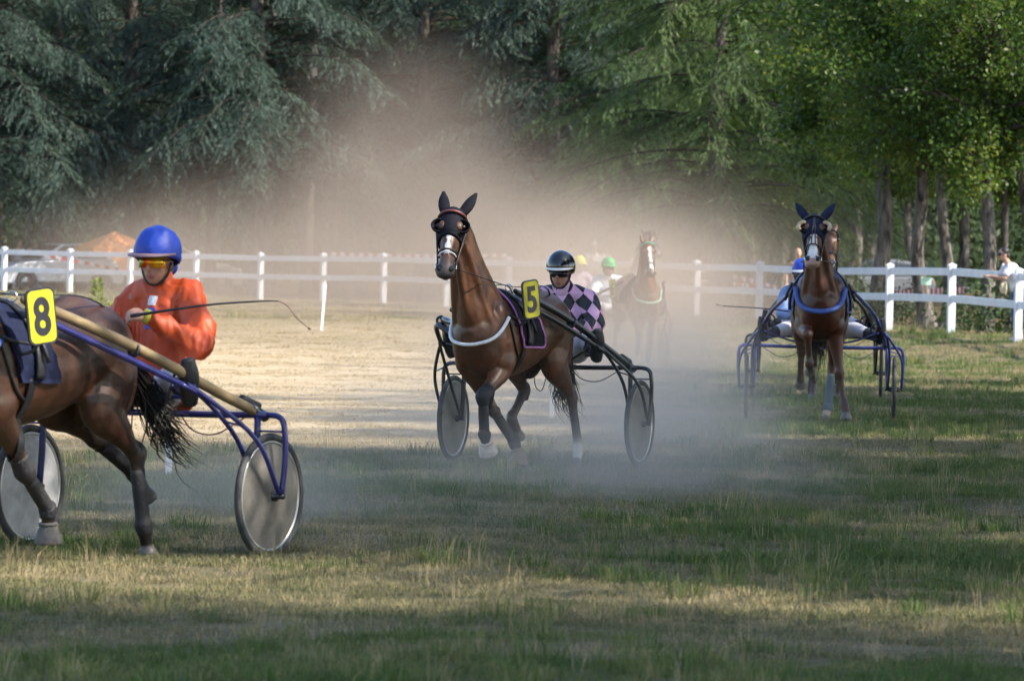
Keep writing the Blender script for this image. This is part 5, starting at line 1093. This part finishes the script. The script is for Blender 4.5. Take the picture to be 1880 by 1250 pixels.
w_ = A8['wrL']; e_ = A8['elL']; dd = (w_ - e_) / np.linalg.norm(w_ - e_)
MB().tube([w_ - dd * 0.012, w_ + dd * 0.022], [0.044, 0.040], 14).build('glove_cuff', M_GLOVE, d8)
reins(h8, H8, s8, ((0.36, 0.10, 1.22), (0.36, -0.10, 1.22)))
wp = empty('driving_whip', (C8[0], C8[1], gz(*C8)), heading_rz(T8)); tag(wp, 'long thin dark whip with knotted lash held by the orange driver', 'whip')
def whip(wp, pts, lash):
    MB().tube(pts, [0.0095, 0.0085, 0.006, 0.0045, 0.003][:len(pts)], 6, 6).build('shaft', M_LEATHER, wp)
    MB().tube([pts[0], tuple(np.array(pts[0]) * 0.72 + np.array(pts[1]) * 0.28)], 0.012, 8).build('grip', M_LEATHER, wp)
    MB().tube(lash, [0.003, 0.0028, 0.0028, 0.0022], 5, 5).tube([lash[-1], tuple(np.array(lash[-1]) + np.array((0.0, 0.012, -0.006)))], [0.006, 0.006], 6).build('lash', M_REDTUBE, wp)
def loc8(u, v, d): 
    q = P(u, v, d) - Vector((C8[0], C8[1], gz(*C8))); h, l = local_frame(T8); return (q.dot(h), q.dot(l), q.z)
whip(wp, [loc8(240, 580, 35.86), loc8(300, 571, 35.80), loc8(390, 559, 35.8), loc8(480, 553, 35.8), loc8(512, 553, 35.8)], [loc8(512, 553, 35.8), loc8(528, 562, 35.8), loc8(543, 582, 35.8), loc8(566, 602, 35.8)])

# --- number 5, in focus
C5, T5 = (0.285, 52.4), 19.3
s5 = make_sulky(C5, T5, 'black sulky with grey disc wheels behind the horse number 5', M_BLACKTUBE, dict(shaft_r=0.026, under=True, tip=(1.80, 0.31, 1.37), tdy=0.07, far_drop=0.16, far_short=0.28))
h_, l_ = local_frame(T5); p5 = (C5[0] + h_.x * 1.5 + 0.20, C5[1] + h_.y * 1.5); t5 = 22.5
h5, H5 = make_horse(p5, t5, dict(LF=(56, -14, -34, -0.04), RF=(-30, -38, 8, 0.26), LH=(-48, -14, 20, 0.06, -0.10), RH=(-44, 58, -30, 0.10, 0.10, 0.08), poll=(1.08, -0.05, 2.17), head=(0.56, 0.14, -0.82), tilt=-4, tail=(-0.40, 0.0, -0.85)),
    (0.088, 0.032, 0.013), 'bay horse wearing plate number 5, black hood and white nose stripe', 0.012,
    dict(hood=M_BLACKCLOTH, cups='plain', blaze=(0.20, 0.42, 0.016, 0.020), noseband=M_LEATHER, noseband2=M_WHITECORD, browband=mat('red_browband', (0.12, 0.03, 0.03), 0.5), collar=M_WHITECORD, collar_r=0.015, pad=M_BLACKCLOTH, piping=M_PINKPIPE, number='5', number_at=(0.50, 0.37, 1.50), number_yaw=18,
         boots=[(0, 'knee', M_BOOTCLOTH), (0, 'cannon', M_BOOTCLOTH), (0, 'bell', M_BELL), (1, 'cannon', M_BOOTCLOTH), (1, 'bell', mat('brown_dusty_boot', (0.24, 0.17, 0.13), 0.7, var=0.3))], socks={'LH': (0.62, 0.56, 0.52)}, legs=(0.040, 0.020, 0.014), hairs=260, ear_out={1: 0.075, -1: 0.01}))
J5 = driver_pose(side=-0.05, fwd=0.0, oy=0.14, torso_up=-0.05, face_yaw=4, face_pitch=-4, hands=(0.34, 0.16, 1.08))
d5, A5, hh5, ax5 = make_person('person', C5, heading_rz(T5), J5, 'driver in pink and black diamond jacket with glossy black helmet and sunglasses', 0.009,
    dict(jacket=PINKCHECK, trousers=WHITECLOTH, boots=M_LEATHER, head='helmet', head_m=mat('glossy_black_helmet', (0.006, 0.008, 0.014), 0.12, coat=0.6, var=0.1), peak_m=mat('white_peak', (0.72, 0.72, 0.72), 0.4), peak=0.040, glasses=M_DARKLENS, scarf=PINK, fat=1.10, wr=0.008, skin=(0.36, 0.20, 0.14)))
reins(h5, H5, s5, ((0.40, 0.13, 1.07), (0.40, -0.13, 1.07)))

# --- the white-faced chestnut, coming straight on
C3, T3 = (3.31, 70.0), 2.4
s3 = make_sulky(C3, T3, 'blue sulky with arched forks behind the white faced chestnut horse', M_BLUETUBE2, {})
p3, t3 = team(C3, T3, 1.55, -0.03)
h3, H3 = make_horse(p3, t3, dict(LF=(6, 2, 25, 0.13), RF=(84, -18, -66, 0.06), LH=(-26, 6, 25, -0.08, 0.16), RH=(-52, -46, -70, 0.0, -0.05), poll=(1.02, -0.07, 2.02), head=(0.68, -0.02, -0.73), tail=(-0.40, 0, -0.85)),
    (0.052, 0.014, 0.006), 'chestnut horse with white face, fleece edged blinkers and blue breast collar', 0.014,
    dict(scale=1.10, hood=M_NAVY, cups=M_FLEECE, blaze=(0.22, 0.56, 0.022, 0.050), muzzle=(0.30, 0.20, 0.18), overcheck=True, collar=M_BLUEPAD, collar_r=0.026, pad=M_BLUEPAD, padx=(0.05, 0.5), boots=[(2, 'cannon', M_BANDAGE)], socks={'LH': (0.30, 0.22, 0.18)}, legs=(0.055, 0.018, 0.009), ear_out={1: 0.10, -1: 0.10}))
J3 = driver_pose(side=-0.19, fwd=0.05, hands=(0.32, 0.13, 1.12), torso_up=-0.03)
d3, A3, hh3, ax3 = make_person('person', C3, heading_rz(T3), J3, 'driver with blue cap leaning out behind the neck of the white faced horse', 0.012,
    dict(jacket=creased('pale_blue_jacket', (0.16, 0.24, 0.46), 0.6), trousers=WHITECLOTH, head='cap', head_m=BLUECAP, peak_m=M_WHITECORD, glasses=M_DARKLENS, boots=M_LEATHER))
reins(h3, H3, s3, ((0.38, 0.10, 1.10), (0.38, -0.14, 1.10)))
wq = empty('driving_whip', (C3[0], C3[1], gz(*C3)), heading_rz(T3)); tag(wq, 'thin whip held out sideways by the driver with the pale blue jacket', 'whip')
whip(wq, [(0.36, -0.16, 1.13), (0.34, -0.45, 1.17), (0.30, -0.75, 1.19), (0.28, -1.05, 1.20)], [(0.28, -1.05, 1.20), (0.28, -1.10, 1.21), (0.28, -1.12, 1.215), (0.28, -1.13, 1.22)])

# --- its follower, almost hidden
C4, T4 = (3.76, 80.5), 2.8
s4 = make_sulky(C4, T4, 'dark sulky mostly hidden behind the white faced chestnut team', M_BLACKTUBE, {})
p4, t4 = team(C4, T4, 1.5, 0.10)
h4, H4 = make_horse(p4, t4, dict(LF=(58, -20, -50), RF=(-10, -14, 25), LH=(-40, -2, 25), RH=(-35, 20, -20, 0, 0.1), poll=(1.05, 0.02, 2.16), head=(0.66, 0.05, -0.74)),
    (0.115, 0.050, 0.022), 'bay horse hidden behind the white faced chestnut, only its cheek and legs showing', 0.020, dict(hairs=120, mane=40))
J4 = driver_pose(hands=(0.32, 0.13, 1.15))
d4 = make_person('person', C4, heading_rz(T4), J4, 'driver hidden behind the team with the white faced horse', 0.016, dict(jacket=mat('grey_blue_jacket', (0.12, 0.15, 0.24), 0.7), trousers=WHITECLOTH, head='cap', head_m=mat('dark_cap', (0.05, 0.05, 0.07), 0.6)))[0]

# --- two teams inside the dust
CA, TA = (1.62, 103.0), -12.0
sA = make_sulky(CA, TA, 'red shafted sulky in the dust behind the horse with green browband', M_REDTUBE, {})
pA, tA = team(CA, TA, 1.5, 0.0)
GREEN = mat('green_band', (0.02, 0.30, 0.18), 0.6)
hA, HA = make_horse(pA, tA, dict(LF=(-16, -20, 20), RF=(46, -12, -30), LH=(-34, 18, -20, 0, 0.1), RH=(-46, -10, 25), poll=(1.00, -0.10, 2.08), head=(0.52, 0.02, -0.85)),
    (0.130, 0.050, 0.022), 'bay horse with green browband coming through the dust', 0.018, dict(browband=GREEN, collar=mat('pale_green_collar', (0.25, 0.42, 0.32), 0.6), blaze=(0.10, 0.5, 0.02, 0.03), number='6', number_side=-1, number_at=(0.2, 0.44, 1.34), boots=[(1, 'bell', M_BELL), (0, 'cannon', M_BOOTCLOTH)], hairs=120, mane=40))
JA = driver_pose(side=-0.10, hands=(0.32, 0.13, 1.15))
dA = make_person('person', CA, heading_rz(TA), JA, 'driver with green helmet and white jacket in the dust', 0.014, dict(jacket=mat('white_jacket', (0.62, 0.66, 0.72), 0.6, bump=0.1), trousers=WHITECLOTH, head='cap', head_m=mat('green_cap', (0.03, 0.34, 0.10), 0.5), glasses=M_DARKLENS))[0]
CB, TB = (1.15, 112.0), -27.0
sB = make_sulky(CB, TB, 'sulky deep in the dust behind the driver with yellow helmet', M_REDTUBE, {})
pB, tB = team(CB, TB, 1.5, 0.0)
hB, HB = make_horse(pB, tB, dict(LF=(40, -10, -30), RF=(-14, -20, 20), LH=(-46, -10, 25), RH=(-34, 18, -20, 0, 0.1), poll=(1.02, -0.05, 2.26), head=(0.80, -0.10, -0.60)),
    (0.030, 0.018, 0.013), 'dark brown horse looking aside, highest head in the dust cloud', 0.020, dict(hairs=100, mane=40))
JB = driver_pose(hands=(0.32, 0.13, 1.15))
dB = make_person('person', CB, heading_rz(TB), JB, 'driver with yellow helmet in the dust beside the black helmet', 0.015, dict(jacket=mat('lilac_jacket', (0.36, 0.28, 0.42), 0.6), trousers=WHITECLOTH, head='cap', head_m=mat('yellow_cap', (0.52, 0.50, 0.03), 0.5)))[0]

# ------------------------------------------------------------------ marker stakes, tape, spectators, cars
M_STAKE = mat('white_stake', (0.74, 0.75, 0.77), 0.5, var=0.1)
def stake(u, v, d, h, lean, label):
    p = P(u, v, d); z = gz(p.x, p.y); o = empty('marker_stake', (p.x, p.y, z)); tag(o, label, 'stake', 'white marker stakes'); o.rotation_euler = (R(3), R(lean), 0.3)
    MB().box((0, 0, h / 2 - 0.03), (0.024, 0.010, h / 2 + 0.03), None, 0.004).build('blade', M_STAKE, o, False)
    MB().box((0, 0, h + 0.012), (0.018, 0.008, 0.013), None, 0.003).build('tip', M_STAKE, o, False)
stake(310, 882, 47.5, 0.80, -3, 'white marker stake below the tail of the horse number 8')
stake(1012, 768, 68.5, 0.62, 1, 'white marker stake under the sulky of the horse number 5')
stake(590, 602, 121, 0.85, 3, 'white leaning marker stake at the end of the whip')
stake(243, 545, 150, 0.80, -4, 'white marker stake right behind the shoulder of the orange driver')
RED = mat('tape_red', (0.55, 0.03, 0.02), 0.5); TWHITE = mat('tape_white', (0.75, 0.72, 0.70), 0.5)
def tape(pts, label, w=0.05, st=0.17):
    pts = catmull([tuple(p) for p in pts], 12); seg = np.linalg.norm(np.diff(pts, axis=0), axis=1); t = np.concatenate([[0], np.cumsum(seg)]); n = int(t[-1] / st); tt = np.linspace(0, t[-1], n + 1)
    q = np.stack([np.interp(tt, t, pts[:, i]) for i in range(3)], 1); V = []; F = []
    for i, p in enumerate(q): a = 0.3 * math.sin(i * 0.35); V += [(p[0], p[1] + w * a, p[2] + w), (p[0], p[1] - w * a, p[2] - w), (p[0], p[1] - w * a + 0.003, p[2] - w), (p[0], p[1] + w * a + 0.003, p[2] + w)]
    for i in range(n): a = i * 4; F += [(a, a + 1, a + 5, a + 4), (a + 3, a + 7, a + 6, a + 2)]
    o = MB().add(V, F).build('barrier_tape', RED, None, False); o.data.materials.append(TWHITE)
    for i, p in enumerate(o.data.polygons): p.material_index = (i // 2) % 2
    tag(o, label, 'tape', 'red and white barrier tapes')
tape([P(1236, 488, 170), P(1340, 506, 168), P(1442, 532, 166)], 'red and white tape slanting down towards the white faced horse')
tape([P(1250, 516, 172), P(1330, 520, 172), P(1400, 527, 172)], 'lower red and white tape left of the white faced horse')
tape([P(1560, 533, 160), P(1600, 540, 158), P(1640, 538, 156), P(1780, 532, 150)], 'red and white tape behind the fence right of the white faced horse', 0.07)
tape([P(50, 462, 196), P(150, 482, 196), P(245, 500, 197)], 'red and white tape in front of the cars at the far left')
tape([P(600, 466, 192), P(760, 470, 190), P(930, 469, 188)], 'red and white tape just above the fence beside the hooded horse')
sg = P(1700, 516, 124.6); fs = MB().box((0, 0, 0), (0.10, 0.012, 0.075), zmat(Vector((1, -7, 0))) @ Matrix.Rotation(R(90), 3, 'Z'), 0.004).build('sign', mat('pale_green_sign', (0.42, 0.62, 0.44), 0.5), None, False); fs.location = sg; tag(fs, 'small pale green sign hanging below the top rail', 'sign')

def stand_pose(arm=0.0, lean=0.0, k=1.0):
    J = dict(pelvis=(0, 0, 0.95), chest=(0.02 + lean * 0.6, 0, 1.27), neck=(0.03 + lean, 0, 1.46 - lean * 0.2), head=(0.06 + lean * 1.2, 0, 1.595 - lean * 0.25))
    for s, t in (('L', 1), ('R', -1)):
        J['sh' + s] = (0.02 + lean * 0.9, 0.185 * t, 1.39 - lean * 0.2); J['hi' + s] = (0, 0.095 * t, 0.92); J['kn' + s] = (0.02, 0.11 * t, 0.50); J['an' + s] = (-0.03, 0.12 * t, 0.09); J['to' + s] = (0.11, 0.15 * t, 0.04)
        if arm: J['el' + s] = (0.12 + lean, 0.25 * t, 1.13 - lean * 0.1); J['wr' + s] = (0.34 + lean, 0.10 * t, 1.15)
        else: J['el' + s] = (-0.02 + lean * 0.6, 0.26 * t, 1.12); J['wr' + s] = (0.08 + lean * 0.4, 0.27 * t, 0.88)
    J['face'] = (1, 0, -0.05)
    return {a: (tuple(np.array(b) * k) if a != 'face' else b) for a, b in J.items()}
JEAN = mat('blue_jeans', (0.06, 0.09, 0.17), 0.8, bump=0.2); WT = mat('white_tshirt', (0.68, 0.68, 0.74), 0.8, bump=0.1); DH = mat('dark_hair', (0.012, 0.010, 0.010), 0.5)
def spectator(u, d, rz, label, cloth, arm=0, lean=0.0, k=1.0):
    x, y = at_px(u, d); c = dict(short=True, jacket=WT, trousers=JEAN, boots=mat('pale_shoe', (0.45, 0.45, 0.47), 0.6), boot_h=0.12); c.update(cloth)
    return make_person('person', (x, y), R(rz), stand_pose(arm, lean, k), label, 0.016, c, 'spectators behind the fence')[0]
w1 = spectator(1866, float(fence_d(1866)) + 0.48, 188, 'dark haired spectator in white shirt and sunglasses leaning on the top rail', dict(hair=DH, glasses=M_DARKLENS), 1, 0.18)
hb = P(1842, 529, float(fence_d(1850)) + 0.45); Hb = Blob(); Hb.ell((0, 0, 0), (0.07, 0.05, 0.10)); Hb.ell((0.05, 0, 0.0), (0.012, 0.09, 0.14)); o = Hb.build('straw_hat', mat('straw', (0.60, 0.50, 0.34), 0.8, bump=0.4), None, 0.012, 2); o.location = hb; tag(o, 'pale straw hat held below the rail by the leaning spectator', 'hat')
spectator(1088, 164, -80, 'spectator in white shirt and white cap above the yellow helmet', dict(head='hat', head_m=mat('white_hat', (0.66, 0.66, 0.68), 0.7)), 1)
spectator(1114, 166, -95, 'short spectator with pink cap beside the white capped one', dict(head='hat', head_m=mat('pink_hat', (0.50, 0.32, 0.36), 0.7), jacket=mat('lime_shirt', (0.30, 0.42, 0.12), 0.8)), 0, 0.0, 0.82)
spectator(1461, 152, -80, 'bald spectator behind the blue cap of the driver', dict(jacket=mat('brown_shirt', (0.20, 0.13, 0.10), 0.8)), 0, 0, 0.97)
spectator(30, 203, -40, 'spectator in white with short hair near the white car', dict(hair=DH, trousers=WT), 0, 0, 0.88)
spectator(66, 204, -120, 'spectator in lilac shirt beside the white car', dict(hair=mat('brown_hair', (0.07, 0.04, 0.02), 0.6), jacket=mat('lilac_shirt', (0.34, 0.32, 0.52), 0.8)), 0, 0, 0.85)
spectator(46, 206, 10, 'spectator in a red top standing between the two at the far left', dict(hair=DH, jacket=mat('red_shirt', (0.42, 0.10, 0.09), 0.8)), 0, 0, 0.8)

def make_car(u, d, rz, paint, label):
    x, y = at_px(u, d); o = empty('parked_car', (x, y, gz(x, y)), R(rz)); tag(o, label, 'car', 'cars parked under the trees')
    low = [(-2.0, 0.32), (-2.03, 0.75), (-1.95, 0.98), (-1.3, 1.0), (0.65, 0.97), (1.5, 0.88), (1.95, 0.70), (2.02, 0.45), (1.95, 0.25), (1.72, 0.24)]
    for cx in (1.28, -1.25):
        arc = [(cx + 0.37 * math.cos(R(t)), 0.30 + 0.37 * math.sin(R(t))) for t in range(0, 181, 20)]
        low += arc
    low += [(-1.9, 0.26)]
    def extr(pr, w0, m, nm, par=o, inset=None):
        n = len(pr); V = [(a, w0 if inset is None else w0 - inset * max(0, b - 0.95), b) for a, b in pr] + [(a, -(w0 if inset is None else w0 - inset * max(0, b - 0.95)), b) for a, b in pr]
        F = [tuple(range(n)), tuple(range(2 * n - 1, n - 1, -1))] + [(i, n + i, n + (i + 1) % n, (i + 1) % n) for i in range(n)]
        k = MB().add(V, F).build(nm, m, par, False); bv = k.modifiers.new('b', 'BEVEL'); bv.width = 0.05; bv.segments = 2; bv.limit_method = 'ANGLE'; return k
    pm = mat(paint[0], paint[1], 0.25, coat=0.6, var=0.05); body = extr(low, 0.84, pm, 'body'); gl = mat('car_glass', (0.02, 0.025, 0.03), 0.08)
    extr([(-1.72, 0.99), (-1.45, 1.42), (-0.9, 1.50), (0.0, 1.47), (0.82, 0.98)], 0.80, pm, 'cabin', inset=0.35)
    for s in (1, -1):
        MB().add([(x_, s * (0.803 - 0.35 * (z_ - 0.95)), z_) for x_, z_ in ((-1.45, 1.04), (-1.32, 1.36), (-0.42, 1.41), (-0.42, 1.04))], [(0, 1, 2, 3) if s < 0 else (3, 2, 1, 0)]).build('side_window', gl, o, False)
        MB().add([(x_, s * (0.803 - 0.35 * (z_ - 0.95)), z_) for x_, z_ in ((-0.36, 1.04), (-0.36, 1.41), (-0.02, 1.40), (0.60, 1.04))], [(0, 1, 2, 3) if s < 0 else (3, 2, 1, 0)]).build('side_window', gl, o, False)
        MB().ell((1.92, s * 0.60, 0.68), (0.07, 0.17, 0.08)).build('headlight', mat('lamp_glass', (0.7, 0.72, 0.75), 0.15), o); MB().ell((-2.0, s * 0.66, 0.82), (0.04, 0.12, 0.10)).build('tail_light', mat('red_lens', (0.35, 0.02, 0.02), 0.2), o)
        for cx in (1.28, -1.25):
            wh = empty('wheel'); wh.parent = o; wh.location = (cx, s * 0.76, 0.31); MB().torus((0, 0, 0), (0, 1, 0), 0.24, 0.075, 28, 10, 1.2).build('tyre', M_TYRE, wh); MB().tube([(0, -0.05, 0), (0, 0.05, 0)], 0.18, 20).build('rim', M_RIM, wh)
    MB().add([(0.79, 0.70, 1.02), (0.79, -0.70, 1.02), (0.06, -0.60, 1.44), (0.06, 0.60, 1.44)], [(0, 1, 2, 3)]).build('windscreen', gl, o, False); MB().add([(-1.705, 0.68, 1.05), (-1.705, -0.68, 1.05), (-1.50, -0.60, 1.37), (-1.50, 0.60, 1.37)], [(3, 2, 1, 0)]).build('rear_window', gl, o, False)
make_car(95, 199, -150, ('white_car_paint', (0.70, 0.71, 0.74)), 'white car parked behind the fence at the far left')
make_car(1575, 186, -165, ('grey_car_paint', (0.10, 0.11, 0.125)), 'grey car in the shade behind the white faced horse')
make_car(320, 206, 15, ('silver_car_paint', (0.45, 0.46, 0.48)), 'silver car in the dusty shade behind the orange driver')
# orange canopy
x, y = at_px(208, 197); cp = empty('canopy', (x, y, gz(x, y)), 0.4); tag(cp, 'orange fabric canopy on thin poles behind the fence', 'canopy'); OC = mat('orange_canvas', (0.62, 0.22, 0.05), 0.8, bump=0.2)
MB().add([(-1, -0.9, 1.35), (1, -0.9, 1.35), (1, 0.9, 1.35), (-1, 0.9, 1.35), (0, 0, 1.85), (-1, -0.9, 1.15), (1, -0.9, 1.15), (1, 0.9, 1.15), (-1, 0.9, 1.15)], [(0, 1, 4), (1, 2, 4), (2, 3, 4), (3, 0, 4), (0, 5, 6, 1), (1, 6, 7, 2), (2, 7, 8, 3), (3, 8, 5, 0)]).build('roof', OC, cp, False)
for a in (-1, 1):
    for b in (-1, 1): MB().tube([(a * 0.97, b * 0.87, 0), (a * 0.97, b * 0.87, 1.34)], 0.018, 6).build('pole', M_RIM, cp)
MB().add([(-0.5, -0.88, 1.16), (0.35, -0.88, 1.16), (0.0, -0.88, 0.62)], [(0, 1, 2)]).build('hanging_flap', OC, cp, False)
# tall weeds by the far side of the bend
for u, v, d, h, nb_ in ((178, 560, 118, 0.95, 'tallest yellow green weed growing behind the tan shaft'), (205, 585, 104, 0.8, 'middle yellow green weed left of the orange sleeve'), (225, 590, 100, 0.7, 'small yellow green weed touching the orange sleeve'), (120, 570, 112, 0.5, 'shortest yellow green weed behind the plate number 8')):
    p = P(u, v, d); o = empty('weed', (p.x, p.y, gz(p.x, p.y))); tag(o, nb_, 'plant', 'weeds beside the bend'); k = MB()
    rg = np.random.default_rng(int(u)); n = 220; t = rg.random(n); a = rg.uniform(0, 6.28, n); b = np.stack([0.16 * (1 - t) * np.cos(a), 0.16 * (1 - t) * np.sin(a), h * t], 1); dr = unit(np.stack([np.cos(a), np.sin(a), rg.uniform(0.3, 1.4, n)], 1)); vv, qd = kites(b, dr, unit(rg.normal(0, 1, b.shape)), rg.uniform(0.07, 0.17, n), rg.uniform(0.012, 0.025, n))
    link_mesh('leaves', np_mesh('leaves', vv, qd), LEAF_WEED if 'LEAF_WEED' in globals() else globals().setdefault('LEAF_WEED', leaf_mat('weed_leaves', [(0.10, 0.15, 0.03), (0.18, 0.22, 0.05), (0.30, 0.30, 0.08)], 0.4)), o, False); MB().tube([(0, 0, 0), (0.02, 0, h)], [0.012, 0.004], 5).build('stem', MATS['weed_leaves'], o)

# ------------------------------------------------------------------ dust kicked up by the field
def dust(name, box, puffs, nscale, label, col=(0.86, 0.67, 0.51), hfall=None, stretch=(1, 0.5, 1)):
    (x0, y0, z0), (x1, y1, z1) = box; c = [(a + b) / 2 for a, b in zip(*box)]; h = [(b - a) / 2 for a, b in zip(*box)]
    o = MB().box(c, h).build(name, None, None, False); m = bpy.data.materials.new(name); m.use_nodes = True; n = m.node_tree.nodes; l = m.node_tree.links; n.clear()
    ou = n.new('ShaderNodeOutputMaterial'); pv = n.new('ShaderNodeVolumePrincipled'); l.new(pv.outputs[0], ou.inputs['Volume']); pv.inputs['Color'].default_value = (*col, 1); pv.inputs['Anisotropy'].default_value = 0.25
    ge = n.new('ShaderNodeNewGeometry'); tot = None
    for (px, py, pz), (rx, ry, rz_), den in puffs:
        s = n.new('ShaderNodeVectorMath'); s.operation = 'SUBTRACT'; s.inputs[1].default_value = (px, py, pz); l.new(ge.outputs['Position'], s.inputs[0])
        d = n.new('ShaderNodeVectorMath'); d.operation = 'DIVIDE'; d.inputs[1].default_value = (rx, ry, rz_); l.new(s.outputs[0], d.inputs[0])
        ln = n.new('ShaderNodeVectorMath'); ln.operation = 'LENGTH'; l.new(d.outputs[0], ln.inputs[0])
        mr = n.new('ShaderNodeMapRange'); mr.interpolation_type = 'SMOOTHERSTEP'; mr.inputs['From Min'].default_value = 1.0; mr.inputs['From Max'].default_value = 0.0; mr.inputs['To Max'].default_value = den; l.new(ln.outputs['Value'], mr.inputs[0])
        if tot is None: tot = mr.outputs[0]
        else: a = n.new('ShaderNodeMath'); a.operation = 'ADD'; l.new(tot, a.inputs[0]); l.new(mr.outputs[0], a.inputs[1]); tot = a.outputs[0]
    mp = n.new('ShaderNodeMapping'); mp.inputs['Scale'].default_value = stretch; l.new(ge.outputs['Position'], mp.inputs[0])
    nz = n.new('ShaderNodeTexNoise'); nz.inputs['Scale'].default_value = nscale; nz.inputs['Detail'].default_value = 2; l.new(mp.outputs[0], nz.inputs['Vector'])
    r2 = n.new('ShaderNodeMapRange'); r2.inputs['From Min'].default_value = 0.30; r2.inputs['From Max'].default_value = 0.68; r2.inputs['To Min'].default_value = 0.05; r2.inputs['To Max'].default_value = 1.9; l.new(nz.outputs[0], r2.inputs[0])
    k = n.new('ShaderNodeMath'); k.operation = 'MULTIPLY'; l.new(tot, k.inputs[0]); l.new(r2.outputs[0], k.inputs[1]); l.new(k.outputs[0], pv.inputs['Density'])
    o.data.materials.append(m); tag(o, label, 'dust', kind='stuff'); return o
dust('dust_cloud', ((-17, 89, -0.5), (11, 194, 13)), [((-0.9, 142, 1.0), (11.5, 52, 4.4), 0.021), ((-2.4, 150, 3.6), (4.2, 40, 4.2), 0.009), ((1.4, 101, 0.6), (4.2, 15, 3.0), 0.14), ((-8.0, 170, 1.0), (8, 22, 3.0), 0.026)], 0.30, 'brown dust cloud hanging over the bend')
dust('ground_dust', ((-6, 37, -0.3), (6.5, 84, 3.0)), [((0.4, 58, 0.15), (3.4, 17, 1.4), 0.055), ((0.9, 47.5, 0.0), (2.4, 5.5, 0.85), 0.13), ((-1.5, 42.0, 0.0), (2.4, 6.0, 0.75), 0.12), ((1.35, 60, 0.2), (1.7, 11, 1.6), 0.10)], 0.9, 'thin grey dust round the hooves and wheels of the field', col=(0.88, 0.78, 0.68))
